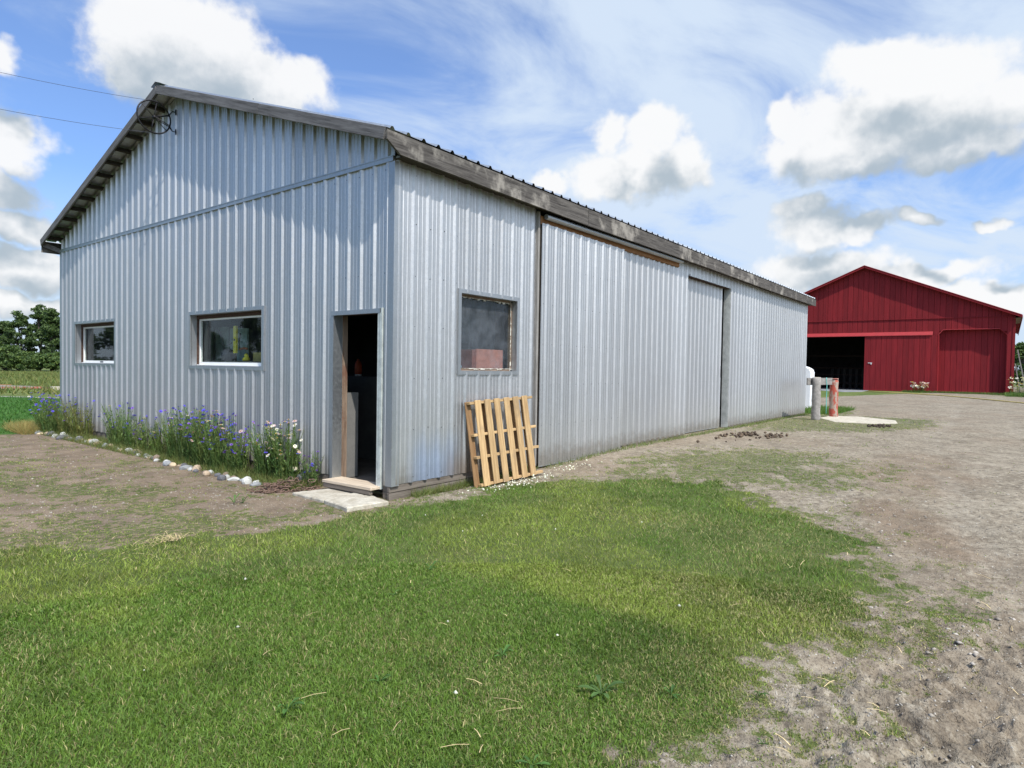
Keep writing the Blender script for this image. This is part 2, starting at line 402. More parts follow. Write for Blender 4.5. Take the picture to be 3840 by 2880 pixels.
def nrm(v): return (v-.5)*2

# ------------------------------------------------------------------ ground
LAWN = np.array([(-3.53,.86),(-2.99,.45),(-2.17,.24),(-1.37,-.13),(-.81,-.3),(.05,-.39),(.95,-.42),(1.9,-.50),(2.6,-.85),(3.4,-1.50),(3.5,-2.6),(3.15,-3.3),(2.25,-4.25),
 (1.23,-4.82),(.54,-5.28),(-.58,-4.95),(-1.21,-4.80),(-1.8,-4.80),(-2.25,-4.78),(-2.53,-4.66),(-2.8,-4.8),(-3.4,-5.6),(-5.5,-7.5),(-14,-9),(-14,3),(-6,1.8)])
def poly_sd(x, y, P):
    d = np.full(x.shape, 1e9); ins = np.zeros(x.shape, bool); n = len(P)
    for i in range(n):
        ax, ay = P[i]; bx, by = P[(i+1) % n]; ex, ey = bx-ax, by-ay
        t = np.clip(((x-ax)*ex+(y-ay)*ey)/(ex*ex+ey*ey), 0, 1)
        d = np.minimum(d, np.hypot(x-ax-t*ex, y-ay-t*ey))
        c = (ay > y) != (by > y); xx = ax+(y-ay)*ex/(ey if ey else 1e-9); ins ^= c & (x < xx)
    return np.where(ins, d, -d)
def ell(x, y, cx, cy, a, b, rot=0):
    c, s_ = math.cos(rot), math.sin(rot); u = ((x-cx)*c+(y-cy)*s_)/a; v = (-(x-cx)*s_+(y-cy)*c)/b
    return 1-np.hypot(u, v)
TRK = [(-3.2, -7.4), (-.6, -6.25), (2.4, -5.55), (6.5, -5.0), (12, -4.45), (20, -4.4), (30, -4.0), (46, -1.0)]
def track(x, y):
    d = np.full(x.shape, 1e9)
    for (ax, ay), (bx, by) in zip(TRK, TRK[1:]):
        ex, ey = bx-ax, by-ay; t = np.clip(((x-ax)*ex+(y-ay)*ey)/(ex*ex+ey*ey), 0, 1); px, py = ax+t*ex, ay+t*ey
        s_ = np.sign(ex*(y-py)-ey*(x-px)); dd = np.hypot(x-px, y-py); d = np.where(dd < np.abs(d), dd*s_, d)
    w = .06*nrm(fbm(x, y, .8, 2, .5, 81)); return sstep(.24, .08, np.abs(d+w)) + sstep(.24, .08, np.abs(d+1.55+w))
def masks(x, y):
    sd = poly_sd(x, y, LAWN)
    n1 = nrm(fbm(x, y, .9, 5, .55, 1)); n2 = nrm(fbm(x, y, 5, 4, .6, 2)); n3 = nrm(fbm(x, y, 2.2, 4, .6, 5))
    lawn = sstep(-.16, .26, sd + n1*.50 + n2*.30)
    # sparse grass on the trodden ground: regional density
    reg = np.full(x.shape, -.5)
    reg = np.maximum(reg, np.where(sd > -.9, .15+.3*(sd+.9)/.9, -.5))
    left = (x < .3) & (y > 0)
    reg = np.maximum(reg, np.where(left & (y < 13), .30+.22*sstep(-.9, -2.6, x)+.30*sstep(1.2, .1, sd*-1), -.5)); reg = np.maximum(reg, np.where((x > 1) & (x < 16), .12, -.5)-.05*np.abs(y+2.5))
    reg = np.maximum(reg, ell(x, y, 5.0, -2.4, 3.4, 2.0, -.2)*1.1+.05)
    reg = np.maximum(reg, ell(x, y, 3.6, -1.35, 1.6, .7, 0)*.8)
    reg = np.maximum(reg, ell(x, y, 15.8, -2.0, 5.2, 2.4, -.25)*2.4)
    reg = np.maximum(reg, ell(x, y, 4.5, -3.6, 3.0, 1.2, -.4)*.8)
    reg = np.maximum(reg, ell(x, y, 20.5, -.5, 3.5, 1.2, 0)*1.6)
    reg = np.maximum(reg, ell(x, y, -2.3, 1.6, 1.6, .7, 0)*.8)
    reg = np.maximum(reg, ell(x, y, -2.2, 3.6, 1.3, .5, .3)*.9)
    reg = np.maximum(reg, ell(x, y, 48.8, -6.2, 4.5, 1.8, .2)*1.5)
    reg = np.maximum(reg, ell(x, y, 51.2, -2.0, .8, 5, 0)*1.0)
    reg = np.maximum(reg, np.where((y < .25) & (y > -.5) & (x > -.2) & (x < 19.5), .06, -.5))
    n4 = nrm(fbm(x, y, 11, 3, .6, 14)); patch = sstep(.0, .40, reg + n3*.38 + n2*.42 + n4*.40 - .17)
    far = sstep(10.6, 11.6, y + n1*.5 + .25*(x+.3)) * np.where(x < 60, 1, 0)
    far = np.maximum(far, sstep(24.5, 26, np.abs(y+0)) ); far = np.maximum(far, sstep(90, 100, x)); far = np.maximum(far, sstep(12, 16, -x+.0))
    far = np.maximum(far, sstep(-9.0, -10.5, y+n1*.6)*sstep(40, 46, x))
    bed = ((x > -.55+.12*n1) & (x < 0) & (y > 1.75) & (y < 11.3)).astype(float)
    grass = np.maximum(np.maximum(lawn, patch*.50), far)*(1-bed*.85)
    return grass, lawn, patch, far, sd
def height(x, y, fine=True):
    h = .13*sstep(.6, 6, x)*(1-sstep(4, 11, y)) + .17*sstep(20, 45, x)*(1-sstep(14, 30, y))
    h = h + .035*nrm(fbm(x, y, .35, 3, .5, 8))*sstep(.4, 1.6, np.maximum(-y, -x))
    if fine:
        g, lawn, patch, far, sd = masks(x, y)
        mud = (1-g)*sstep(.0, -.3, sd)
        r = np.hypot(x-CAM[0], y-CAM[1]); near = (.25+.75*sstep(7.5, 3.6, r))*sstep(16, 9, r)*sstep(1.0, -.5, y)
        rd = 1-np.abs(nrm(fbm(x+.3*nrm(fbm(x, y, 2, 2, .5, 3)), y*1.0, 3.4, 5, .62, 4)))
        cl = nrm(fbm(x*1.3+y*.5, y*1.2-x*.3, 6.5, 4, .62, 6))
        tk_ = track(x, y); mud = mud*(1-.6*tk_); h = h - .014*tk_*(1-g)*(.7+.3*np.sin(14*(x+y*.3)))
        h = h + mud*near*(.052*(rd-.75)+.026*cl+.012*nrm(fbm(x, y, 17, 3, .6, 7)))
        pn = fbm(x+.25*nrm(fbm(x, y, 3, 3, .6, 61)), y*1.5+.5*x, 2.6, 6, .6, 62); pl = 0
        for t_ in (.40, .46, .52, .58): pl = pl + sstep(t_-.010, t_+.010, pn)
        pn2 = fbm(x*1.6-y*.5, y*1.2, 7.0, 4, .6, 63)
        h = h + mud*near*(.014*(pl-2)+.014*(sstep(.475, .495, pn2)-.5))
        h = h + g*.012*nrm(fbm(x, y, 2.6, 3, .6, 9))*near
        h = h + (1-g)*.006*nrm(fbm(x, y, 9, 3, .6, 12))*near
    return h
def ground_mat():
    m, N, b = new_mat('ground_surface'); p = world_pos(N)
    a = N.new('ShaderNodeAttribute'); a.attribute_name = 'mask'; mk = N.sep(a.outputs['Color'])   # grass, lawn, brown
    big = N.noise(p, .35, 4, .55); mid = N.noise(p, 2.1, 5, .6); fin = N.noise(p, 13, 6, .68); vf = N.noise(p, 70, 4, .65)
    gr = N.mix(N.ss(mid, .3, .7), (.180, .146, .104), (.272, .230, .170))
    gr = N.mix(N.m('MULTIPLY', N.ss(fin, .48, .66), 1.), gr, (.37, .325, .25))
    gr = N.mix(N.m('MULTIPLY', N.ss(fin, .47, .34), .9), gr, (.075, .06, .043))
    br = N.mix(N.ss(mid, .3, .7), (.150, .105, .068), (.245, .180, .122)); br = N.mix(N.m('MULTIPLY', N.ss(fin, .5, .75), .5), br, (.38, .32, .25))
    base = N.mix(mk[2], gr, br)
    wet = N.noise(p, 1.7, 6, .68); base = N.mix(N.m('MULTIPLY', N.ss(wet, .50, .62), .42), base, (.125, .10, .072)); base = N.mix(N.m('MULTIPLY', N.ss(wet, .45, .34), .35), base, (.36, .315, .245))
    # reddish scrape and damp patches on the drive
    base = N.mix(N.m('MULTIPLY', N.ss(big, .56, .70), .35), base, (.21, .155, .115))
    base = N.mix(N.ss(vf, .35, .68, .0, .28, 'LINEAR'), base, (.35, .31, .25))
    base = N.mix(N.ss(vf, .48, .36, 0, .75), base, (.12, .098, .075))
    base = N.mix(N.m('MULTIPLY', mk[1], N.ss(fin, .3, .7, .02, .38)), base, (.35, .315, .255))
    vor = N.new('ShaderNodeTexVoronoi', feature='DISTANCE_TO_EDGE'); N.put(vor.inputs['Vector'], N.vm('ADD', p, N.vm('SCALE', N.noise(p, 5, 4, .65, col=True), .5))); vor.inputs['Scale'].default_value = 5.5
    crack = N.m('MULTIPLY', N.ss(vor.outputs[0], 0.0, .035, 1, 0), N.ss(N.noise(p, 1.2, 3, .6), .42, .6))
    base = N.mix(N.m('MULTIPLY', crack, .12), base, (.12, .095, .07))
    gb = N.mix(N.ss(mid, .3, .7), (.06, .085, .022), (.10, .125, .038)); gb = N.mix(N.ss(fin, .5, .8), gb, (.17, .15, .07))
    fgr = N.mix(N.ss(N.noise(p, .8, 6, .65), .3, .7), (.06, .105, .022), (.14, .16, .05)); fgr = N.mix(N.ss(fin, .5, .8), fgr, (.22, .21, .09))
    px = N.sep(p); lush = N.m('MULTIPLY', N.ss(N.m('ADD', px[1], N.m('MULTIPLY', px[0], 1.75)), 34.5, 34.0, 0, 1), N.ss(px[1], 10, 11))
    fgr = N.mix(N.m('MULTIPLY', lush, .85), fgr, N.mix(N.ss(fin, .3, .7), (.030, .10, .014), (.055, .15, .022)))
    sel = N.ss(N.m('ADD', a.outputs['Alpha'], 0), .4, .6)
    gcol = N.mix(sel, gb, fgr)
    c = N.mix(N.ss(N.m('ADD', mk[0], N.m('ADD', N.m('MULTIPLY', N.m('SUBTRACT', fin, .5), 1.7), N.m('MULTIPLY', N.m('SUBTRACT', vf, .5), .8))), .40, .56), base, gcol)
    N.l.new(c, b.inputs['Base Color']); b.inputs['Roughness'].default_value = .95; b.inputs['Specular IOR Level'].default_value = .15
    h = N.m('ADD', N.m('ADD', N.m('MULTIPLY', fin, .7), N.m('MULTIPLY', vf, .35)), N.m('MULTIPLY', crack, -.2))
    bump(N, b, h, .9, .03); return m
def build_ground():
    rs = [.25, .8, 1.4, 1.9]; r = 2.2
    while r < 9: rs.append(r); r *= 1.0055
    while r < 70: rs.append(r); r *= 1.013
    while r < 2500: rs.append(r); r *= 1.06
    rs = np.array(rs)
    dense = np.radians(np.arange(-46, 46, .2)); coarse = np.radians(np.arange(46, 314, 4.0))
    an = np.concatenate([dense, coarse]) + YAW; na = len(an); nr = len(rs)
    A, R = np.meshgrid(an, rs); X = CAM[0]+R*np.cos(A); Y = CAM[1]+R*np.sin(A)
    X = X.ravel(); Y = Y.ravel(); Zc = height(X, Y)
    Zc = np.where(R.ravel() > 300, 0, Zc)
    g, lawn, patch, far, sd = masks(X, Y)
    brown = np.clip(sstep(.6, -.4, X)*sstep(-.6, .3, Y) + sstep(1.1, -.2, np.abs(X-3.2)+np.abs(Y+.8)*1.3)*.3 + .35*sstep(.5, .62, fbm(X, Y, .5, 4, .5, 21)), 0, 1)
    brown = np.clip(brown + 1.1*sstep(0, .8, ell(X, Y, 2.6, -5.0, 1.6, .7, .35)+.35*nrm(fbm(X, Y, 1.6, 4, .6, 71))) + .6*sstep(0, .5, ell(X, Y, 6.5, -4.6, 3.5, 1.0, .1)+.5*nrm(fbm(X, Y, 1.1, 4, .6, 72))), 0, 1)
    mask = np.stack([g, np.clip(track(X, Y)*sstep(.35, .6, fbm(X, Y, .9, 4, .6, 83)), 0, 1), brown, far], 1)
    V = np.stack([X, Y, Zc], 1)
    i = np.arange(nr-1)[:, None]*na; j = np.arange(na)[None, :]; j2 = (j+1) % na
    F = np.stack([i+j, i+na+j, i+na+j2, i+j2], -1).reshape(-1, 4)
    o = np_mesh('ground', V, F, ground_mat(), smooth=True, extra={'mask': mask}); o['kind'] = 'structure'
    # centre cap
    c = MB(); c.add([(CAM[0]+.3*math.cos(a), CAM[1]+.3*math.sin(a), -.02) for a in np.linspace(0, 2*math.pi, 13)[:-1]], [tuple(range(12))])
    return o
build_ground()

# ------------------------------------------------------------------ metal shed
W, L, HE, MB0 = 11.02, 19.49, 4.07, .17
ORK, OEV = .312, .192; ZE, ZP = 4.264, 6.187
PIT = .2457; SLOPE = (ZP-ZE)/(W/2+OEV)
shed = thing('metal_shed', 'long galvanised metal shed with grey weathered fascia, gable facing the flower bed', 'shed')
def rake_z(y): return ZP - abs(y-W/2)*SLOPE
PROF = [(-.038, 0), (-.013, .027), (.013, .027), (.038, 0)]
MIN = [(.0, 0), (.008, .0045), (.018, .0045), (.026, 0)]
def profile(s0, s1, phase, minor=True):
    """(s, height) polyline for ribbed sheet between s0 and s1"""
    pts = []
    k = math.floor((s0-phase)/PIT)-1
    while phase+k*PIT < s1+PIT:
        c = phase+k*PIT
        pts += [(c+a, h) for a, h in PROF]
        if minor:
            for o in (.075, .145): pts += [(c+o+a, h) for a, h in MIN]
        k += 1
    def hh(s):
        for (a, ha), (b_, hb) in zip(pts, pts[1:]):
            if a <= s <= b_: return ha+(hb-ha)*(s-a)/max(1e-9, b_-a)
        return 0
    return [(s0, hh(s0))] + [p for p in pts if s0+1e-4 < p[0] < s1-1e-4] + [(s1, hh(s1))]
def sheet(name, s0, s1, zb, ztf, to3, phase, mat, parent, holes=(), minor=True):
    for h in holes:
        if h[0] <= s0+1e-6 and h[1] >= s1-1e-6 and h[3] < 4:
            rest = [q for q in holes if q is not h]
            if h[2] > zb: sheet(name, s0, s1, zb, lambda q: h[2], to3, phase, mat, parent, rest, minor)
            sheet(name, s0, s1, h[3], ztf, to3, phase, mat, parent, rest, minor); return
    pr = profile(s0, s1, phase, minor); xs = [p[0] for p in pr]
    extra = [h for hl in holes for h in (hl[0], hl[1]) if s0 < h < s1]
    def hh(s):
        for (a, ha), (b_, hb) in zip(pr, pr[1:]):
            if a <= s <= b_: return ha+(hb-ha)*(s-a)/max(1e-9, b_-a)
        return 0
    pr = sorted(pr+[(e, hh(e)) for e in extra])
    b = MB(); lap = .0022*(int(s0*97) % 3); to_ = to3; to3 = lambda a, z, h: to_(a, z, h+lap)
    for (a, ha), (c, hc) in zip(pr, pr[1:]):
        if c-a < 1e-5: continue
        mid = (a+c)/2; cuts = []
        zt = ztf(mid)
        ivs = [(zb, None)]
        hs = sorted([(h[2], h[3]) for h in holes if h[0] < mid < h[1]])
        segs = []; z0 = zb
        for h0, h1 in hs:
            if h0 > z0: segs.append((z0, h0, False))
            z0 = max(z0, h1)
        if z0 < zt: segs.append((z0, None, True))
        for q0, q1, top in segs:
            if top: b.add([to3(a, q0, ha), to3(c, q0, hc), to3(c, ztf(c), hc), to3(a, ztf(a), ha)], [(0, 1, 2, 3)])
            else: b.add([to3(a, q0, ha), to3(c, q0, hc), to3(c, q1, hc), to3(a, q1, ha)], [(0, 1, 2, 3)])
    if b.f: return b.build(name, mat, parent)
g3 = lambda s, z, h: (-h, s, z)
l3 = lambda s, z, h: (s, -h, z)
GPH, LPH = .110, .305-.2457
GH = [(2.80, 4.99, 1.53, 2.41), (8.04, 10.13, 1.53, 2.41), (.20, 1.14, 0, 2.26)]
LH = [(1.16, 2.39, 1.54, 2.60), (2.84, 5.56, 0, 5), (8.70, 11.56, 0, 3.76)]
def jit(z, k, amp=.006): return z + amp*math.sin(k*12.9898)*1.0
def panels_gable():
    s = 0.0; k = 0
    while s < W-1e-6:
        e = min(W, GPH+PIT*4*(k+1)+.03)
        sheet('metal_panel', s, e, jit(MB0, k), lambda q: 4.03, g3, GPH, M_SHEET, shed, GH)
        off = lambda a, z, h, q=.004: (-h-q, a, z)
        sheet('metal_panel', s, e, 4.04, lambda q: rake_z(q)-.085, off, GPH, M_SHEET, shed)
        s = e; k += 1
panels_gable()
def panels_long():
    s = 0.0; k = 0
    while s < L-1e-6:
        e = min(L, LPH+PIT*4*(k+1)+.03)
        if not (s > 2.84 and e < 5.56):
            sheet('metal_panel', s, e, jit(MB0+.005, k+5), lambda q: 4.08, l3, LPH, M_SHEETS if k < 2 else M_SHEET, shed, LH)
        s = e; k += 1
panels_long()
for k in range(12):   # far side and far end, plain large ribs
    a = W*k/12; sheet('metal_panel', a, W*(k+1)/12, MB0, lambda q: rake_z(q)-.09, lambda s, z, h: (L+h, s, z), .1, M_SHEET, shed, minor=False)
for k in range(20):
    a = L*k/20; sheet('metal_panel', a, L*(k+1)/20, MB0, lambda q: 4.08, lambda s, z, h: (s, W+h, z), .1, M_SHEET, shed, minor=False)
# roof sheets: ribs run down the slope
cs = math.hypot(1, SLOPE)
for side in (0, 1):
    for k in range(21):
        s0 = -ORK-.02 + k*.983; s1 = min(L+ORK+.02, s0+.983)
        if s0 >= L+ORK: break
        b = MB(); pr = profile(s0, s1, -.245, False)
        for (a, ha), (c, hc) in zip(pr, pr[1:]):
            ya, yb = (-OEV-.035, W/2) if side == 0 else (W+OEV+.035, W/2)
            za, zb_ = rake_z(W/2+ (W/2+OEV+.035)), ZP
            q = .012
            b.add([(a, ya, za+ha*1.25+q), (c, ya, za+hc*1.25+q), (c, yb, zb_+hc*1.25+q), (a, yb, zb_+ha*1.25+q)], [(0, 1, 2, 3) if side == 0 else (3, 2, 1, 0)])
        b.build('roof_sheet', M_ROOF, shed)
b = MB()
for sx in (-1, 1):
    y0 = W/2; b.add([(-ORK-.04, y0, ZP+.055), (L+ORK+.04, y0, ZP+.055), (L+ORK+.04, y0+sx*.16, ZP+.055-.16*SLOPE), (-ORK-.04, y0+sx*.16, ZP+.055-.16*SLOPE)], [(0, 1, 2, 3)])
b.build('ridge_cap', M_TRIM, shed)
# roof underside boarding seen under the overhang (sheet metal back) is the roof itself; purlin lookouts
yy = .05
while yy < W:
    if abs(yy-W/2) > .05:
        z = rake_z(yy)-.005; d = SLOPE if yy < W/2 else -SLOPE
        timber('lookout', (-ORK+.02, yy, z-.045), (.6, yy, z-.045), .04, .085, M_LOOK, shed, up=(0, -d, 1))
    yy += .4545
# blocking strip at the wall head, closes the loft
for y0, y1 in ((0, W/2), (W/2, W)):
    z0, z1 = rake_z(y0), rake_z(y1)
    timber('rafter', (.05, y0, z0-.16), (.05, y1, z1-.16), .05, .14, M_LOOK, shed)
# rake boards in lengths
def rake(y0, y1): 
    z0, z1 = rake_z(y0), rake_z(y1)
    return timber('rake_board', (-ORK-.012, y0, z0-.062), (-ORK-.012, y1, z1-.062), .03, .14, M_RAKE, shed)
rake(-OEV-.0, 2.4); rake(2.405, W/2-.0); rake(W/2+.002, 8.1); rake(8.105, W+OEV)
for y0, y1 in ((-OEV, W/2), (W/2, W+OEV)):
    timber('rake_board', (L+ORK+.012, y0, rake_z(y0)-.062), (L+ORK+.012, y1, rake_z(y1)-.062), .03, .14, M_RAKE, shed)
# eave fascia boards; the first has its gable end cut on a slant
def fascia(x0, x1, zb0, zb1, zt, y, cut=False):
    me = MB(); t = .032
    if cut: poly = [(x0, zt), (x0, zt-.105), (x0+.205, zb0), (x1, zb1), (x1, zt)]
    else: poly = [(x0, zt), (x0, zb0), (x1, zb1), (x1, zt)]
    cx = (x0+x1)/2; n = len(poly)
    vs = [(p[0]-cx, -t, p[1]-4.1) for p in poly]+[(p[0]-cx, 0, p[1]-4.1) for p in poly]
    fs = [tuple(range(n)), tuple(range(2*n-1, n-1, -1))]+[(i, i+n, (i+1) % n+n, (i+1) % n) for i in range(n)]
    me.add(vs, fs); me.build('fascia_board', M_FASCIA, shed, loc=(cx, y, 4.1))
ZF = 4.245
fascia(-ORK-.005, 4.0, 4.015, 3.975, ZF, -OEV, True); fascia(4.004, 8.9, 3.972, 3.99, ZF-.002, -OEV-.004); fascia(8.905, 14.1, 3.995, 3.985, ZF, -OEV)
fascia(14.104, L+ORK, 3.98, 4.01, ZF-.002, -OEV-.003)
for a in range(4):
    fascia(-ORK+a*5.03, -ORK+(a+1)*5.03-.004, 4.0, 4.0, ZF, W+OEV+.03)
# sloping return board closing the left eave end
b = MB(); b.add([(-ORK, W+OEV, ZE-.02), (-ORK, W+OEV-.02, ZE-.13), (-.02, W+.005, 4.0), (-.02, W+.005, 4.1)], [(0, 1, 2, 3)])
b.add([(-ORK, W+OEV+.03, ZE-.02), (-ORK, W+OEV+.01, ZE-.13), (-.02, W+.035, 4.0), (-.02, W+.035, 4.1)], [(3, 2, 1, 0)]); b.build('eave_return_board', M_RAKE, shed)
# soffit backing under the long eave
b = MB(); b.box((-.0, -OEV, 4.035), (L+ORK-.03, -.002, 4.045)); b.build('soffit_board', M_LOOK, shed)
# trims
b = MB(); b.box((-.034, -.001, 4.012), (-.004, W+.0, 4.068)); b.box((-.040, 0, 4.062), (-.004, W, 4.074)); b.build('belt_trim', M_TRIM, shed)
b = MB(); z0, z1 = MB0-.005, 4.01
b.add([(-.024, -.024, z0), (-.024, .085, z0), (-.002, .098, z0), (-.024, -.024, z1), (-.024, .085, z1), (-.002, .098, z1),
       (.095, -.024, z0), (.110, -.002, z0), (.095, -.024, z1), (.110, -.002, z1)],
      [(1, 0, 3, 4), (2, 1, 4, 5), (0, 6, 8, 3), (6, 7, 9, 8)]); b.build('corner_trim', M_TRIM, shed)
b = MB(); b.box((-.022, W-.07, z0), (-.002, W+.024, z1)); b.build('corner_trim', M_TRIM, shed)
# foundation sill timbers
def sill(x0, x1, y, z0, z1): timber('foundation_board', (x0, y, (z0+z1)/2), (x1, y, (z0+z1)/2), .05, z1-z0, M_FOUND, shed, cham=.006)
sill(-.02, 2.82, .03, .09, .185); sill(-.02, 2.82, .036, -.06, .086); sill(5.5, 8.68, .02, -.05, .2); sill(11.6, L, .02, -.05, .2)
timber('foundation_board', (.03, .02, .05), (.03, .16, .05), .05, .28, M_FOUND, shed)
timber('foundation_board', (.03, 1.15, .06), (.03, W, .06), .05, .26, M_FOUND, shed); timber('foundation_board', (L-.03, 0, .05), (L-.03, W, .05), .05, .3, M_FOUND, shed)
timber('foundation_board', (0, W-.03, .05), (L, W-.03, .05), .05, .3, M_FOUND, shed)
# screw heads
def screws(rows, phase, s0, s1, to3, holes):
    b = MB()
    for ri, z in enumerate(rows):
        k = 0
        while phase+k*PIT < s1:
            s = phase+k*PIT+.042; k += 1
            if s < s0 or any(h[0]-.05 < s < h[1]+.05 and h[2]-.05 < z < h[3]+.05 for h in holes): continue
            zz = z+random.uniform(-.012, .012); r = .0075; s += random.uniform(-.006, .006)
            ring = [to3(s+r*math.cos(a), zz+r*math.sin(a), .0) for a in [i*math.pi/3 for i in range(6)]]; top = [to3(s+r*.8*math.cos(a), zz+r*.8*math.sin(a), .007) for a in [i*math.pi/3 for i in range(6)]]
            b.add(ring+top, [(i, (i+1) % 6, (i+1) % 6+6, i+6) for i in range(6)]+[tuple(range(6, 12))])
    o = b.build('screw', M_SCREW, shed); o['kind'] = 'stuff'
ROWS = [.24, .83, 1.45, 2.09, 2.71, 3.33, 3.93]
screws(ROWS, GPH, .12, W-.1, g3, GH); screws([4.5, 5.0, 5.5], GPH, 3.0, 8.0, g3, []); screws(ROWS, LPH, .12, L-.1, l3, LH)

def frame_rect(to3, s0, s1, z0, z1, w, d0, d1, mat, name, parent, mitre=True):
    """four mitred strips round a hole; outer rect s0..s1,z0..z1, width w, from depth d0 to d1 (towards viewer)"""
    i0, i1, j0, j1 = s0+w, s1-w, z0+w, z1-w
    quads = [((s0, z1), (s1, z1), (i1, j1), (i0, j1)), ((s0, z0), (i0, j0), (i1, j0), (s1, z0)), ((s0, z0), (s0, z1), (i0, j1), (i0, j0)), ((s1, z0), (i1, j0), (i1, j1), (s1, z1))]
    for q in quads:
        b = MB(); n = 4
        vs = [to3(p[0], p[1], d1) for p in q]+[to3(p[0], p[1], d0) for p in q]
        b.add(vs, [(0, 1, 2, 3), (7, 6, 5, 4)]+[(i, i+4, (i+1) % 4+4, (i+1) % 4) for i in range(4)]); b.build(name, mat, parent)
def window(to3, s0, s1, z0, z1, kind):
    """returns the window part; outer trim rect given"""
    w = .055; i0, i1, j0, j1 = s0+w, s1-w, z0+w, z1-w
    b = MB()
    def bx(a, b_, c, d, e, f):   # s range, z range, depth range (positive = into the wall)
        p = [to3(a, c, -e), to3(b_, d, -f)]; lo = tuple(min(x, y) for x, y in zip(*p)); hi = tuple(max(x, y) for x, y in zip(*p)); return lo, hi
    # reveal lining, thin boxes
    D1 = .09 if kind != 'square' else .075
    for r in ((i0-.012, i0, j0, j1), (i1, i1+.012, j0, j1), (i0-.012, i1+.012, j1, j1+.012), (i0-.012, i1+.012, j0-.012, j0)):
        b.box(*bx(*r, .0, D1))
    win = b.build('window', M_TRIM if kind != 'square' else M_TRIM, shed)
    frame_rect(to3, s0, s1, z0, z1, w, -.005, .026, M_TRIM, 'window_trim', win)
    if kind == 'square':
        b = MB(); fw_ = .03
        for r in ((i0, i1, j0, j0+fw_), (i0, i1, j1-fw_, j1), (i0, i0+fw_, j0, j1), (i1-fw_, i1, j0, j1)): b.box(*bx(*r, D1+.001, D1+.05))
        b.build('sash', M_JAMBW, win)
        # flaky old putty lines
        for seg in (((i0, j0+.03), (i1, j0+.03)), ((i1-.035, j0), (i1-.035, j1)), ((i0, j1-.035), (i1, j1-.035))):
            b = MB(); (a, c), (d, e) = seg; n = 26
            pts = []
            for i in range(n):
                t = i/n; t2 = (i+1)/n
                wd = .003+.018*max(0, random.random()**2*1.3-.35+.25*math.sin(i*.5+a*3))
                p, q = a+(d-a)*t, c+(e-c)*t; p2, q2 = a+(d-a)*t2, c+(e-c)*t2
                if abs(d-a) > abs(e-c): b.box(*bx(p, p2, q-wd, q+.004, D1-.006, D1))
                else: b.box(*bx(p-.004, p+wd, q, q2, D1-.006, D1))
            b.build('putty', M_CAULK, win)
        b = MB(); b.box(*bx(i0+fw_, i1-fw_, j0+fw_, j1-fw_, D1+.02, D1+.024)); b.build('pane', M_DUSTY, win)
    else:
        b = MB()
        for r in ((i0-.01, i0+.0, j0, j1), (i1, i1+.01, j0, j1), (i0, i1, j1-.055, j1), (i0, i1, j0-.01, j0+.004)): b.box(*bx(*r, D1+.001, .15))
        b.build('casing', M_BROWN, win)
        b = MB(); fr = .028
        a0, a1, c0, c1 = i0+.005, i1-.005, j0+.008, j1-.058
        for r in ((a0, a1, c0, c0+.052), (a0, a1, c1-fr, c1), (a0, a0+fr, c0+.052, c1-fr), (a1-fr, a1, c0+.052, c1-fr)): b.box(*bx(*r, .13, .175))
        b.box(*bx(a0-.004, a1+.004, c0-.012, c0+.010, .095, .135))
        b.build('sash', M_WHITE, win)
        b = MB(); b.box(*bx(a0+fr, a1-fr, c0+.052, c1-fr, .150, .154)); b.build('pane', M_GLASS, win)
        if kind == 'small':
            b = MB(); m_ = (a0+a1)/2; b.box(*bx(m_-.07, m_+.07, c0+.014, c0+.038, .118, .131)); b.build('latch', M_TOOLB, win)
    return win
window(g3, 2.745, 5.02, 1.505, 2.447, 'big'); window(g3, 8.0, 10.17, 1.505, 2.447, 'small'); window(l3, 1.11, 2.435, 1.503, 2.643, 'square')

# doorway in the gable
b = MB(); b.box((-.03, .19, 2.24), (.012, 1.165, 2.295)); b.build('door_head_trim', M_TRIM, shed)
b = MB(); b.box((-.030, .165, .115), (.01, .205, 2.30)); b.box((-.024, .205, .115), (.012, .25, 2.238)); b.build('door_jamb_trim', M_TRIMW, shed)
b = MB(); b.box((-.025, 1.112, .11), (.0, 1.165, 2.238)); b.box((.0, 1.112, .115), (.12, 1.125, 2.25)); b.build('door_jamb_trim', M_TRIM, shed)
timber('door_jamb', (.162, 1.125, .12), (.162, 1.125, 2.25), .085, .03, M_JAMBW, shed, up=(0, 1, 0))
timber('door_jamb', (.10, .235, .12), (.10, .235, 2.25), .16, .03, M_JAMBW, shed, up=(0, 1, 0))
timber('door_header', (.10, .22, 2.265), (.10, 1.15, 2.265), .16, .03, M_BROWN, shed)
timber('threshold', (-.02, .17, .135), (-.02, 1.12, .125), .30, .035, wood('bleached_plank', (.38, .30, .22), (.62, .52, .40)), shed)
timber('threshold_edge', (-.14, .2, .09), (-.14, 1.1, .08), .05, .06, M_FOUND, shed)

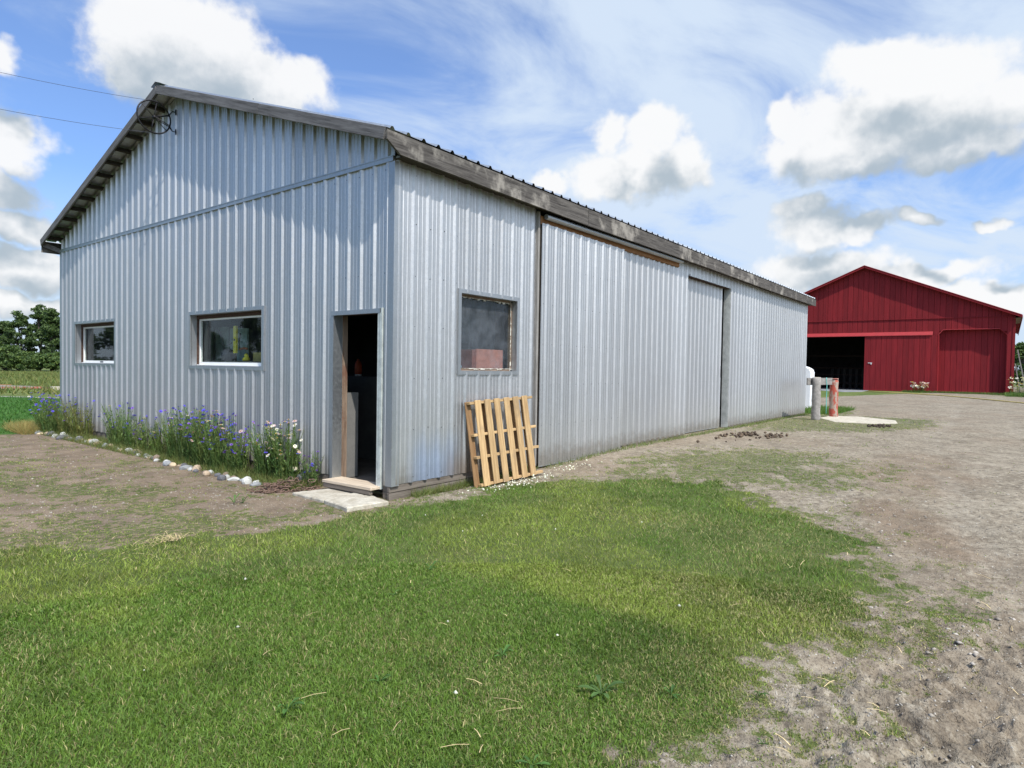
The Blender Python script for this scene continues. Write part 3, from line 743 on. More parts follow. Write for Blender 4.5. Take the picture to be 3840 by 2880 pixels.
# ribbed sliding doors
def slide_door(x0, x1, y, z0, z1, ph, name, skew=0):
    b = MB(); b.box((x0+.01, y+.002, z0+.03), (x1-.01, y+.045, z1-.02)); d = b.build(name, M_LOOK, shed)
    s = x0
    while s < x1-1e-6:
        e = min(x1, s+.983)
        sheet('door_sheet', s, e, z0, lambda q: z1, lambda a, z, h: (a, y-h, z), ph, M_SHEET, d); s = e
    b = MB(); b.box((x0-.004, y-.012, z0-.004), (x1+.004, y+.0015, z0+.012)); b.build('door_bottom_edge', M_TRIM, d)
    b = MB()
    for ri, z in enumerate((z0+.07, .72, 1.35, 1.98, 2.6, 3.2, z1-.06)):
        k = 0
        while x0+.06+k*PIT < x1:
            s = x0+.06+k*PIT; k += 1; b.box((s-.006, y-.008, z-.006), (s+.006, y, z+.006))
    o = b.build('screw', M_SCREW, d); return d
slide_door(2.90, 5.50, -.075, .085, 3.83, LPH+.03, 'sliding_door')
slide_door(8.62, 11.34, .165, .15, 3.92, LPH-.05, 'sliding_door')
# fixed sheets between the doors stand on the wall line
for (a, c) in ((5.50, 6.3), (6.3, 7.2), (7.2, 8.1), (8.1, 8.70)): pass
# dark post strip beside the first door, track and its hood
timber('door_stop_post', (2.862, -.03, .1), (2.862, -.03, 4.0), .045, .05, M_GREY, shed, up=(0, 1, 0))
b = MB(); b.tube([(2.95, -.115, 3.925), (8.10, -.115, 3.965)], .042, 12); b.build('door_track', M_TRIM, shed, smooth=False)
timber('track_board', (2.90, -.03, 3.88), (8.12, -.03, 3.92), .04, .13, M_ORANGE, shed)
b = MB(); b.box((11.545, .0, .14), (11.60, .18, 3.76)); b.build('door_jamb_post', M_POSTG, shed)
b = MB(); b.box((8.70, .0, 3.755), (11.6, .17, 3.80)); b.build('door_header', M_BROWN, shed)
b = MB(); b.box((11.30, .125, 1.45), (11.335, .14, 1.75)); b.build('door_handle', M_BLACK, shed)
b = MB(); b.box((5.52, .002, .15), (5.60, .02, 3.9)); b.build('wall_post', M_GREY, shed)

# interior shell
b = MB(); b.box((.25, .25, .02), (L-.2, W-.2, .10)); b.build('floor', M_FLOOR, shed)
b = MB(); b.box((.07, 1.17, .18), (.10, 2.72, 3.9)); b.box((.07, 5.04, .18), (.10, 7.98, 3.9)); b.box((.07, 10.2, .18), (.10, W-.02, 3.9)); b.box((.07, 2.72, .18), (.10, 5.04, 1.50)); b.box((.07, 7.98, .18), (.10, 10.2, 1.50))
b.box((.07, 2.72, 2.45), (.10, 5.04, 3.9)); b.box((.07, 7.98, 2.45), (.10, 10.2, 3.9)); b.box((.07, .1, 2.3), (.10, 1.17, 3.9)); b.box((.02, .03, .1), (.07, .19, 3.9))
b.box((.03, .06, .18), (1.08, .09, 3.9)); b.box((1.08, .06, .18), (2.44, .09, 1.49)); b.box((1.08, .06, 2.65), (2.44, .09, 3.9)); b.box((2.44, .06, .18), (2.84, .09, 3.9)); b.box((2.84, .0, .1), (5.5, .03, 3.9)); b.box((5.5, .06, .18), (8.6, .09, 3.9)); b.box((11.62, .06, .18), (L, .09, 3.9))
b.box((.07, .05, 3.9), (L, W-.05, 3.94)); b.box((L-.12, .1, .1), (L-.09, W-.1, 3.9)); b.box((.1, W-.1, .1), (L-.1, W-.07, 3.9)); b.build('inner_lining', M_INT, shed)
# partition with a grey lower half just inside the door
b = MB(); b.box((1.55, .10, .10), (1.62, 4.6, 1.43)); b.build('partition', M_INT2, shed)
b = MB(); b.box((.21, 1.13, .11), (.40, 1.19, 1.24)); b.build('partition_end', M_CABF, shed)
b = MB(); b.box((4.2, .1, .1), (4.25, 10.8, 3.9)); b.build('partition', M_INT, shed)

# things inside, seen through the openings
def lathe(name, prof, mat, parent=None, seg=16, loc=(0,0,0)):
    b = MB(); n = len(prof)
    for r, z in prof:
        for k in range(seg): a = 2*math.pi*k/seg; b.v.append((r*math.cos(a), r*math.sin(a), z))
    for i in range(n-1):
        for k in range(seg): b.f.append((i*seg+k, i*seg+(k+1) % seg, (i+1)*seg+(k+1) % seg, (i+1)*seg+k))
    b.f.append(tuple(range(seg))[::-1]); b.f.append(tuple((n-1)*seg+k for k in range(seg)))
    return b.build(name, mat, parent, True, loc)
wb = thing('workbench', 'dark workbench top just inside the wide gable window', 'workbench', (.5, 4.2, .1))
b = MB(); b.box((.185, 2.75, 1.59), (.80, 5.5, 1.64)); b.build('bench_top', M_INT2, wb)
for yy in (2.85, 5.4):
    for xx in (.24, .74): b = MB(); b.box((xx-.03, yy-.03, .1), (xx+.03, yy+.03, 1.59)); b.build('leg', M_INT, wb)
lv = thing('spirit_level', 'tall yellow spirit level standing upright behind the wide gable window', 'level', (.29, 4.09, 1.64))
b = MB(); b.box((.275, 4.05, 1.77), (.305, 4.135, 2.21)); b.build('body', M_YELLOW, lv)
b = MB(); b.box((.268, 4.075, 1.97), (.2745, 4.11, 2.0)); b.build('vial', M_TOOLB, lv)
b = MB(); b.box((.28, 4.07, 1.64), (.30, 4.11, 1.77)); b.build('foot', M_BROWN, lv)
jg = thing('yellow_jug', 'small yellow jug on the workbench, right half of the wide gable window', 'jug', (.27, 3.73, 1.64))
o = lathe('body', [(.045, 1.645), (.06, 1.66), (.055, 1.69), (.025, 1.71), (.035, 1.74), (.012, 1.765)], M_YELLOW, jg, 14); o.location = (.27, 3.73, 0); set_parent(o, jg)
b = MB(); b.tube([(.27, 3.68, 1.68), (.27, 3.66, 1.70), (.27, 3.69, 1.73)], .007, 6); b.build('handle', M_YELLOW, jg)
tb = thing('tool_box', 'dull yellow box on the workbench at the right edge of the wide gable window', 'box', (.36, 3.45, 1.64))
b = MB(); b.box((.30, 3.36, 1.642), (.44, 3.58, 1.78)); b.build('body', simple('dull_yellow', (.36, .28, .09), .7), tb)
b = MB(); b.tube([(.36, 3.42, 1.78), (.36, 3.42, 1.80), (.36, 3.52, 1.80), (.36, 3.52, 1.78)], .006, 6); b.build('handle', M_TOOLB, tb)
bl = thing('power_tool', 'black power tool with a curved hose, middle of the wide gable window', 'tool', (.30, 4.37, 1.64))
b = MB(); b.tube([(.31, 4.37, 1.645), (.31, 4.37, 1.70), (.31, 4.38, 1.80), (.31, 4.39, 1.84)], [.09, .105, .10, .04], 12); b.build('body', M_TOOLB, bl, True)
b = MB(); b.tube([(.30, 4.44, 1.80), (.29, 4.49, 1.92), (.29, 4.53, 2.02), (.29, 4.60, 2.12), (.29, 4.67, 2.18)], .018, 8); b.build('hose', M_TOOLB, bl, True)
b = MB(); b.tube([(.28, 4.60, 1.94), (.28, 4.45, 1.90), (.28, 4.3, 1.90), (.28, 4.17, 1.94)], .006, 6); b.build('cord', M_TOOLB, bl, True)
sh = thing('wrapped_board', 'pale wrapped boards leaning upright at the back of the bench in the wide gable window', 'boards', (.65, 4.9, 1.64))
b = MB(); b.box((.62, 4.97, 1.645), (.65, 5.62, 2.24)); b.build('board', M_BLUEGR, sh)
b = MB(); b.box((.64, 4.60, 1.645), (.67, 4.93, 2.21)); b.build('board', M_BLUEGR, sh)
b = MB(); b.box((.62, 4.32, 1.645), (.65, 4.56, 2.20)); b.build('board', M_BLUEGR, sh)
b = MB(); b.box((.60, 5.36, 1.645), (.619, 5.41, 2.24)); b.build('batten', M_TOOLB, sh)
ps = thing('wall_stud', 'grey brown upright inside the left edge of the wide gable window', 'post', (.32, 5.14, 1.64))
timber('board', (.32, 5.14, 1.64), (.32, 5.14, 2.6), .07, .05, M_GREY, ps, up=(1, 0, 0))
rg = thing('hand_tool', 'brown-handled tool hanging right of the yellow level', 'tool', (.30, 3.9, 1.8))
b = MB(); b.tube([(.30, 3.96, 2.09), (.30, 4.0, 1.95), (.30, 3.99, 1.83)], .010, 8); b.build('strap', M_TOOLB, rg, True)
b = MB(); b.tube([(.30, 3.98, 1.83), (.30, 3.87, 1.85), (.30, 3.76, 1.84)], .018, 8); b.build('handle', simple('brown_red_handle', (.26, .08, .04), .6), rg, True)
rb = thing('red_crate', 'dull red box pressed against the dusty square window', 'box', (1.8, .3, 1.4))
b = MB(); b.box((1.68, .15, 1.585), (2.27, .18, 1.865)); b.build('front', M_REDBOX, rb)
b = MB(); b.box((1.62, .18, 1.585), (2.27, .50, 1.855)); b.build('body', simple('darker_red_panel', (.22, .07, .06), .8), rb)
shf = thing('window_shelf', 'grey shelf inside the dusty square window under the red box', 'shelf', (1.8, .3, .1))
b = MB(); b.box((1.1, .13, 1.54), (2.5, .60, 1.58)); b.build('board', M_INT2, shf)
for xx in (1.15, 2.4): b = MB(); b.box((xx, .5, .1), (xx+.05, .55, 1.54)); b.build('leg', M_INT, shf)
ct = thing('hanging_sheet', 'grey sheet hanging in folds behind the dusty square window', 'cloth', (1.7, .5, 2.6))
xs = np.linspace(1.15, 2.5, 46); zs = np.linspace(1.60, 2.66, 20); XX, ZZ = np.meshgrid(xs, zs)
YY = .55+.05*np.sin(XX*11+ZZ*1.5)+.03*np.sin(XX*23-ZZ*4)
V = np.stack([XX.ravel(), YY.ravel(), ZZ.ravel()], 1); i = np.arange(19)[:, None]*46; j = np.arange(45)[None]; F = np.stack([i+j, i+j+1, i+j+47, i+j+46], -1).reshape(-1, 4)
np_mesh('cloth', V, F, M_CLOTH, smooth=True, parent=ct)
ru = thing('crumpled_rag', 'crumpled pale blue rag in the lower left corner of the square window', 'rag', (1.3, .2, 1.58))
b = MB(); b.tube([(1.27, .2, 1.60), (1.31, .21, 1.64), (1.36, .2, 1.63), (1.42, .21, 1.60)], [.03, .045, .04, .02], 9); b.build('fabric', simple('pale_blue_rag', (.33, .42, .55), .9), ru, True)
oj = thing('orange_jug', 'orange jug with a pale base standing on the half wall inside the doorway', 'jug', (1.585, 2.62, 1.43))
o = lathe('body', [(.05, 1.46), (.06, 1.49), (.06, 1.60), (.045, 1.66), (.02, 1.69), (.02, 1.71)], M_OJUG, oj, 14); o.location = (1.585, 2.62, 0); set_parent(o, oj)
o = lathe('base', [(.055, 1.432), (.055, 1.46)], M_WHITE, oj, 14); o.location = (1.585, 2.62, 0); set_parent(o, oj)

# clothesline wheel on the gable
YWH = 5.5
cw = thing('clothesline_wheel', 'large black iron clothesline wheel with spokes on the gable peak', 'wheel', (0, YWH, 5.5))
cx_, cz_, R_ = -.37, 5.655, .262
b = MB(); b.tube([(cx_+R_*math.cos(a), YWH, cz_+R_*math.sin(a)) for a in np.linspace(0, 2*math.pi, 41)[:-1]], .013, 8, closed=True); b.build('rim', M_BLACK, cw, True)
for k in range(6):
    a = math.radians(20+60*k); b = MB(); b.tube([(cx_, YWH, cz_), (cx_+R_*math.cos(a), YWH, cz_+R_*math.sin(a))], .006, 6); b.build('spoke', M_BLACK, cw, True)
b = MB(); b.tube([(cx_, YWH-.035, cz_), (cx_, YWH+.035, cz_)], .022, 10); b.build('hub', M_BLACK, cw, True)
for z1, yo in ((5.84, -.03), (5.84, .03), (5.51, -.03), (5.51, .03)):
    b = MB(); b.tube([(cx_, YWH+yo, cz_), (-.14, YWH+yo*.8, (cz_+z1)/2+.0), (-.075, YWH, z1), (-.02, YWH, z1)], .008, 6); b.build('bracket_arm', M_BLACK, cw, True)
for z1 in (5.84, 5.51):
    b = MB(); b.box((-.032, YWH-.02, z1-.045), (-.019, YWH+.02, z1+.045)); b.build('bracket_plate', M_BLACK, cw)
for (zz, z2, nm, lb) in ((cz_+R_, 5.50, 'overhead_wire', 'upper thin wire running left from the iron wheel'), (cz_-R_, 4.99, 'overhead_wire', 'lower thin wire running left from the iron wheel')):
    pts = [(cx_-6.5*t, YWH, zz+(z2-zz)*t*2.9+ .9*t*t) for t in np.linspace(0, 1, 22)]
    b = MB(); b.tube(pts, .0032, 5); o = b.build(nm, M_WIRE); tag(o, lb, 'wire', 'thin wires running from the gable')

# ------------------------------------------------------------------ pallet leaning on the wall
def build_pallet():
    p = thing('pallet', 'light brown wooden pallet leaning on the metal wall under the square window', 'pallet', (1.9, -.35, .03))
    BL, BR_, TL, TR = Vector((1.30, -.21, -.005)), Vector((2.47, -.33, .05)), Vector((1.265, -.045, 1.155)), Vector((2.5, -.06, 1.16))
    ux = (BR_-BL).normalized(); uv = (TL-BL).normalized(); nn = ux.cross(uv).normalized()   # nn points to viewer (-Y)
    if nn.y > 0: nn = -nn
    Wd = (BR_-BL).length; Ht = (TL-BL).length
    P = lambda s, t, d: BL+ux*s+uv*t+nn*d
    for t, o0, o1 in ((.03, .03, .10), (.40, .0, .07), (.70, .0, .06), (1.13, -.02, .05)):
        timber('stringer', P(o0, t, .045), P(Wd+o1, t, .045), .038, .07, M_PALLET, p, up=nn)
    xs = [.09, .28, .46, .65, .84, 1.02]
    for i, s in enumerate(xs):
        j = random.uniform(-.012, .012)
        timber('slat', P(s+.03, -.005+random.uniform(0, .02), .090), P(s+.02+j, Ht-.01, .090), .112, .018, M_PALLET, p, up=nn)
    for i, s in enumerate([.02, .30, .58, .86, 1.10]):
        timber('back_slat', P(s, .0, .0), P(s-.01, Ht-.02, .0), .10, .016, M_PALLETB, p, up=nn)
build_pallet()

# ------------------------------------------------------------------ concrete slabs at the door
def slab(name, poly, z0, z1, mat, label, cat, group=None, parent=None, holes=0, seed=1):
    rnd = random.Random(seed); b = MB(); pts = []
    n = len(poly)
    for i in range(n):
        a = Vector(poly[i]); c = Vector(poly[(i+1) % n]); m = max(2, int((c-a).length/.05))
        for k in range(m):
            q = a+(c-a)*k/m; pts.append((q.x+rnd.uniform(-.007, .007), q.y+rnd.uniform(-.007, .007)))
    n = len(pts); cx = sum(p[0] for p in pts)/n; cy = sum(p[1] for p in pts)/n
    ins = [(cx+(p[0]-cx)*.965, cy+(p[1]-cy)*.965) for p in pts]
    vs = [(x, y, z0) for x, y in pts]+[(x, y, z1-.012) for x, y in pts]+[(x, y, z1+rnd.uniform(-.002, .002)) for x, y in ins]+[(cx, cy, z1)]
    fs = []
    for i in range(n):
        j = (i+1) % n; fs += [(i, j, n+j, n+i), (n+i, n+j, 2*n+j, 2*n+i), (2*n+i, 2*n+j, 3*n)]
    b.add(vs, fs); o = b.build(name, mat, parent); tag(o, label, cat, group); return o
slab('concrete_slab', [(-.02, .99), (-.60, 1.12), (-.615, .48), (-.06, .56)], -.03, .036, M_SLAB, 'far pale concrete slab of the doorstep, beside the chain', 'slab', 'doorstep slabs', seed=3)
slab('concrete_slab', [(-.03, .53), (-.64, .44), (-.72, -.10), (-.20, -.17)], -.03, .050, M_SLAB, 'near pale concrete slab of the doorstep, at the shed corner', 'slab', 'doorstep slabs', seed=4)

# ------------------------------------------------------------------ chain pile
def build_chain():
    ch = thing('rusty_chain', 'heap of rusty chain on the dirt left of the doorstep slabs', 'chain', (-.45, 1.6, 0))
    b = MB(); pts = []
    for k in range(16):
        a = 2*math.pi*k/16; pts.append((.030*math.cos(a)+(.014 if math.cos(a) > 0 else -.014), .021*math.sin(a), 0))
    b.tube(pts, .0068, 6, closed=True); me = b.mesh('chain_link', M_RUST, True)
    rnd = random.Random(5)
    def run(pts, lift):
        P = [Vector(p) for p in pts]; d = 0; k = 0
        for a, c in zip(P, P[1:]):
            ln = (c-a).length; u = (c-a).normalized(); t = 0
            while t < ln:
                q = a+u*t; wob = Vector((rnd.uniform(-.012, .012), rnd.uniform(-.012, .012), rnd.uniform(0, lift*2.2)))
                h = height(np.array([q.x]), np.array([q.y]))[0]
                M = Matrix.Translation(Vector((q.x, q.y, h+.012))+wob) @ Matrix.Rotation(math.atan2(u.y, u.x)+rnd.uniform(-.35, .35), 4, 'Z') @ Matrix.Rotation((k % 2)*1.2+rnd.uniform(-.3, .3), 4, 'X') @ Matrix.Rotation(rnd.uniform(-.25, .25), 4, 'Y')
                place('chain_link', me, M, ch); t += .055; k += 1
    run([(-.86, 1.62, 0), (-.74, 1.42, 0), (-.60, 1.36, 0), (-.44, 1.28, 0), (-.28, 1.22, 0), (-.16, 1.20, 0)], .01)
    run([(-.70, 1.66, 0), (-.5, 1.60, 0), (-.38, 1.46, 0), (-.52, 1.36, 0), (-.68, 1.50, 0)], .03)
    run([(-.56, 1.75, 0), (-.36, 1.68, 0), (-.26, 1.50, 0), (-.42, 1.42, 0), (-.58, 1.56, 0), (-.46, 1.7, 0)], .05)
    run([(-.78, 1.56, 0), (-.62, 1.42, 0), (-.50, 1.52, 0), (-.64, 1.62, 0)], .04)
    run([(-.40, 1.80, 0), (-.22, 1.66, 0), (-.14, 1.44, 0), (-.06, 1.30, 0)], .02)
    run([(-.48, 1.62, 0), (-.34, 1.56, 0), (-.3, 1.36, 0), (-.2, 1.28, 0)], .05)
build_chain()

# ------------------------------------------------------------------ stones edging the flower bed
def stone_mesh(seed, sx, sy, sz, col):
    r = np.random.default_rng(seed); import bmesh
    bm = bmesh.new(); bmesh.ops.create_icosphere(bm, subdivisions=2, radius=1)
    pl = [(Vector(r.normal(size=3)).normalized(), r.uniform(.62, .88)) for _ in range(7)]
    for v in bm.verts:
        for n, d in pl:
            k = v.co.dot(n)
            if k > d: v.co -= n*(k-d)*.85
        v.co *= 1+r.uniform(-.03, .03)
        v.co = Vector((v.co.x*sx, v.co.y*sy, v.co.z*sz))
    me = bpy.data.meshes.new('stone'); bm.to_mesh(me); bm.free()
    n = len(me.vertices); c = np.array(col)[None]*(1+r.uniform(-.16, .16, (n, 1)))
    a = me.color_attributes.new('tint', 'FLOAT_COLOR', 'POINT'); c4 = np.ones((n, 4), np.float32); c4[:, :3] = c; a.data.foreach_set('color', c4.ravel())
    me.materials.append(M_STONE); return me
ST = [(-.47,11.0),(-.42,10.72),(-.40,10.45),(-.38,10.2),(-.42,9.9),(-.36,9.62),(-.40,9.32),(-.36,8.98),(-.38,8.66),(-.30,8.40),(-.33,8.12),(-.28,7.82),(-.36,7.5),(-.30,7.2),
 (-.34,6.9),(-.36,6.5),(-.30,6.22),(-.40,5.9),(-.38,5.6),(-.45,5.32),(-.47,5.05),(-.44,4.84),(-.52,4.62),(-.54,4.42),(-.48,4.22),(-.53,4.04),(-.50,3.86),(-.53,3.68),(-.62,3.60),(-.49,3.48),(-.50,3.30),(-.60,3.18),(-.52,3.04),
 (-.55,2.88),(-.63,2.72),(-.53,2.64),(-.50,2.48),(-.49,2.34),(-.58,2.24),(-.47,2.14),(-.56,2.02),(-.18,1.62),(-.10,1.48)]
ST0 = list(ST); ST = []
for (a, b_), (c, d_) in zip(ST0[:-3], ST0[1:-2]):
    ST.append((a, b_)); 
    if b_-d_ > .15: ST.append(((a+c)/2+.03*math.sin(b_*9), (b_+d_)/2))
ST += ST0[-3:]
PAL = {'white': (.50, .50, .47), 'cream': (.55, .44, .29), 'grey': (.25, .26, .27), 'pale grey': (.42, .42, .40), 'tan': (.40, .31, .22), 'dark grey': (.12, .12, .13), 'brownish': (.24, .18, .14)}
SHP = ['rounded', 'flat', 'blocky', 'long', 'small']
ZONES = [(10.0, 'at the far corner of the shed'), (9.0, 'below the small window'), (7.9, 'below the right edge of the small window'), (6.9, 'before the bare ribs left of the middle flowers'), (5.7, 'before the sparse middle flowers'),
         (4.9, 'below the left edge of the wide window'), (4.1, 'before the tall blue flowers'), (3.4, 'before the densest blue flowers'), (2.8, 'before the lower deep blue flowers'), (2.3, 'before the white and pink flowers'), (1.9, 'at the chain end of the row'), (0, 'between the chain and the wall')]
CN = ['white', 'grey', 'cream', 'pale grey', 'tan', 'dark grey', 'brownish']
rnd = random.Random(17); used = {}
for i, (x, y) in enumerate(ST):
    zi = [k for k, q in enumerate(ZONES) if y > q[0]][0]; k = used.get(zi, 0); used[zi] = k+1
    cn = CN[(k+zi*2) % 7] if k else ('white' if zi % 3 else 'pale grey'); 
    shn = SHP[i*3 % 5]
    for _ in range(7):
        if (zi, cn, shn) in used: cn = CN[(CN.index(cn)+1) % 7]
    used[(zi, cn, shn)] = 1; c = PAL[cn]
    s = .040+.040*rnd.random() + (.022 if y > 8 else 0)
    sx, sy, sz = {'rounded': (1, 1, .8), 'flat': (1.15, 1.1, .45), 'blocky': (1, .9, .9), 'long': (.75, 1.5, .65), 'small': (.7, .75, .6)}[shn]
    me = stone_mesh(100+i, s*sx, s*sy, s*sz, c)
    o = place('stone', me, Matrix.Translation((x+rnd.uniform(-.05, .05), y, s*sz*.40)) @ Matrix.Rotation(rnd.uniform(0, 6), 4, 'Z'))
    tag(o, '%s %s edging stone %s' % (cn, shn, ZONES[zi][1]), 'stone', 'stones edging the flower bed')
# upturned dark rock and pale block behind the chain
tag(place('rock', stone_mesh(900, .13, .10, .085, (.10, .10, .095)), Matrix.Translation((-.07, 1.62, .10))), 'dark rock leaning on the wall between flowers and door', 'rock')
tag(place('rock', stone_mesh(901, .07, .10, .045, (.58, .52, .40)), Matrix.Translation((-.12, 1.86, .19))), 'cream flat rock lying on top of the dark rock', 'rock')

# ------------------------------------------------------------------ cornflower plants
def flower_mesh(col, kind):
    r = np.random.default_rng(int(col[0]*1000+col[2]*77)); V = []; F = []; C = []
    n = 11
    for k in range(n):
        a = 2*math.pi*k/n+r.uniform(-.15, .15); up = r.uniform(.1, .45) if kind == 'corn' else r.uniform(-.05, .15); ln = .017 if kind == 'corn' else .019
        d = np.array([math.cos(a), math.sin(a), up]); t = np.array([-math.sin(a), math.cos(a), 0]); b = len(V)
        V += [d*.002, d*ln*.6-t*.0035, d*ln-t*.0045, d*ln+t*.0045, d*ln*.6+t*.0035]; F += [(b, b+1, b+2), (b, b+2, b+3), (b, b+3, b+4)]; C += [col]*5
    b = len(V); V += [(.006*math.cos(a), .006*math.sin(a), .004) for a in np.linspace(0, 2*math.pi, 7)[:-1]]+[(0, 0, .009), (0, 0, -.010)]
    cc = (.12, .03, .28) if kind == 'corn' else (.55, .35, .05)
    C += [cc]*7+[(.06, .12, .04)]; F += [(b+i, b+(i+1) % 6, b+6) for i in range(6)]+[(b+(i+1) % 6, b+i, b+7) for i in range(6)]
    me = bpy.data.meshes.new('flower'); me.from_pydata([tuple(map(float, v)) for v in V], [], F)
    a = me.color_attributes.new('tint', 'FLOAT_COLOR', 'POINT'); c4 = np.ones((len(V), 4), np.float32); c4[:, :3] = np.array(C); a.data.foreach_set('color', c4.ravel())
    me.materials.append(M_PETAL); return me
FM = {'blue': flower_mesh((.11, .10, .72), 'corn'), 'violet': flower_mesh((.28, .14, .66), 'corn'), 'pink': flower_mesh((.66, .48, .50), 'daisy'), 'white': flower_mesh((.85, .83, .76), 'daisy')}
def plant(x, y, nst, hmin, hmax, spread, mixc, label, nfl, green=(.13, .215, .065), leafy=4, seed=0, name='cornflower_plant', cat='flowers', grp='cornflowers along the shed wall', fl_scale=1.0, base_z=None):
    nst = int(nst*1.6) if fl_scale == 1 else nst; nfl = int(nfl*1.7) if fl_scale == 1 else nfl; r = np.random.default_rng(seed+500); z0 = base_z if base_z is not None else 0.0
    t = thing(name, label, cat, (x, y, z0), group=grp)
    V = []; F = []; C = []; tips = []
    for i in range(nst):
        ang = r.uniform(0, 2*math.pi); rad = spread*math.sqrt(r.random()); bx, by = x+rad*math.cos(ang)*.55, y+rad*math.sin(ang)
        h = r.uniform(hmin, hmax)*(1.1 if fl_scale == 1 else 1); lean = np.array([math.cos(ang)*.10-.07, math.sin(ang)*.13, 0])*r.uniform(.2, 1.2)+r.normal(0, .03, 3)*[1, 1, 0]
        P = []; 
        for s in range(6):
            u = s/5; P.append(np.array([bx, by, z0])+lean*h*u*u*1.6+np.array([0, 0, h*u])+r.normal(0, .004, 3)*[1, 1, 0])
        yaw = r.uniform(0, 3.14); side = np.array([math.cos(yaw), math.sin(yaw), 0])
        b = len(V); col = np.array(green)*r.uniform(.6, 1.4)*np.array([r.uniform(.85, 1.3), 1, 1])
        for s, p in enumerate(P): w = .0045*(1-.45*s/5); V += [p-side*w, p+side*w]; C += [col*(.75+.07*s)]*2
        F += [(b+2*s, b+2*s+1, b+2*s+3, b+2*s+2) for s in range(5)]
        side2 = np.array([-side[1], side[0], 0]); b = len(V)
        for s, p in enumerate(P): w = .0042*(1-.45*s/5); V += [p-side2*w, p+side2*w]; C += [col*(.75+.07*s)]*2
        F += [(b+2*s, b+2*s+1, b+2*s+3, b+2*s+2) for s in range(5)]
        for _ in range(leafy*3):
            u = r.uniform(.02, .9); k = min(4, int(u*5)); p = P[k]+(P[k+1]-P[k])*(u*5-k); a = r.uniform(0, 6.28); ln = r.uniform(.05, .13)*(1.15-u*.6)
            d = np.array([math.cos(a)*.55, math.sin(a)*.55, r.uniform(.5, 1.1)]); d /= np.linalg.norm(d); sd = np.array([-math.sin(a), math.cos(a), 0])*.0065; b = len(V)
            m = p+d*ln*.5; e = p+d*ln+np.array([0, 0, -.015]); V += [p, m-sd, e, m+sd]; C += [col*r.uniform(.8, 1.35)]*4; F += [(b, b+1, b+2, b+3)]
        tips.append(P[-1])
    np_mesh('foliage', np.array(V), np.array(F), M_LEAF, tint=np.array(C), parent=t)
    keys = [k for k, w in mixc.items() for _ in range(w)]
    for i in range(min(nfl, len(tips))):
        p = tips[i]; me = FM[keys[r.integers(len(keys))]]; s = r.uniform(1.1, 1.75)*fl_scale
        M = Matrix.Translation(Vector(p)+Vector((0, 0, .004))) @ Matrix.Rotation(r.uniform(0, 6.28), 4, 'Z') @ Matrix.Rotation(r.uniform(-.2, .9), 4, 'Y') @ Matrix.Scale(float(s), 4)
        place('flower', me, M, t)
BW = {'blue': 8, 'violet': 1, 'white': 1}; BM = {'blue': 8, 'violet': 2, 'pink': 1, 'white': 1}; WM = {'white': 5, 'pink': 2, 'violet': 3, 'blue': 6}
plant(-.26, 11.05, 70, .35, .80, .34, BW, 'leafy cornflower clump with blue flowers leaning past the far shed corner', 40, seed=1)
plant(-.30, 10.55, 60, .3, .72, .30, BW, 'blue cornflower clump beneath the left edge of the small window', 26, seed=2)
plant(-.22, 9.9, 46, .3, .80, .30, BM, 'mixed blue and pale flower clump under the small gable window', 14, (.13, .17, .05), seed=3)
plant(-.20, 9.2, 40, .3, .72, .30, BM, 'yellow-green flower clump with few blooms, right of the small window', 8, (.16, .19, .055), seed=4)
plant(-.18, 7.35, 60, .3, .78, .28, BM, 'dense upright cornflower clump in the middle gap between both windows', 12, seed=5)
plant(-.16, 6.75, 30, .2, .66, .28, BM, 'sparse cornflower stems left of the tall lone blue bloom', 9, seed=6)
plant(-.16, 6.2, 26, .2, .62, .28, BM, 'short thin cornflowers against bare ribs between the windows', 9, (.12, .18, .05), seed=7)
plant(-.15, 5.65, 24, .2, .6, .26, BM, 'low weedy cornflowers left of the wide gable window', 8, (.13, .19, .05), seed=8)
plant(-.20, 4.95, 60, .35, .80, .26, BM, 'cornflower clump beneath the left edge of the wide window', 14, seed=9)
plant(-.22, 4.45, 70, .35, .86, .28, BM, 'tall cornflowers with scattered blue heads below the wide window', 24, seed=10)
plant(-.24, 3.95, 90, .35, .84, .30, BM, 'densest blue cornflower clump below the middle of the wide window', 42, seed=11)
plant(-.25, 3.5, 90, .30, .76, .28, BM, 'dense cornflower clump with blue and white blooms below the wide window', 42, seed=12)
plant(-.24, 3.05, 50, .25, .62, .22, {'blue': 6, 'violet': 2, 'pink': 1}, 'lower deep blue cornflowers beneath the right edge of the wide window', 22, seed=13)
plant(-.18, 2.35, 70, .35, .74, .24, WM, 'white and pink blooms with blue, second clump from the doorway', 34, seed=14)
plant(-.16, 1.95, 60, .3, .78, .22, {'white': 8, 'pink': 3}, 'white-flowered clump nearest the doorway', 24, seed=15)
plant(-.12, 1.45, 16, .15, .5, .14, {'violet': 2, 'blue': 3}, 'few thin stems with violet heads beside the door trim', 6, seed=16)

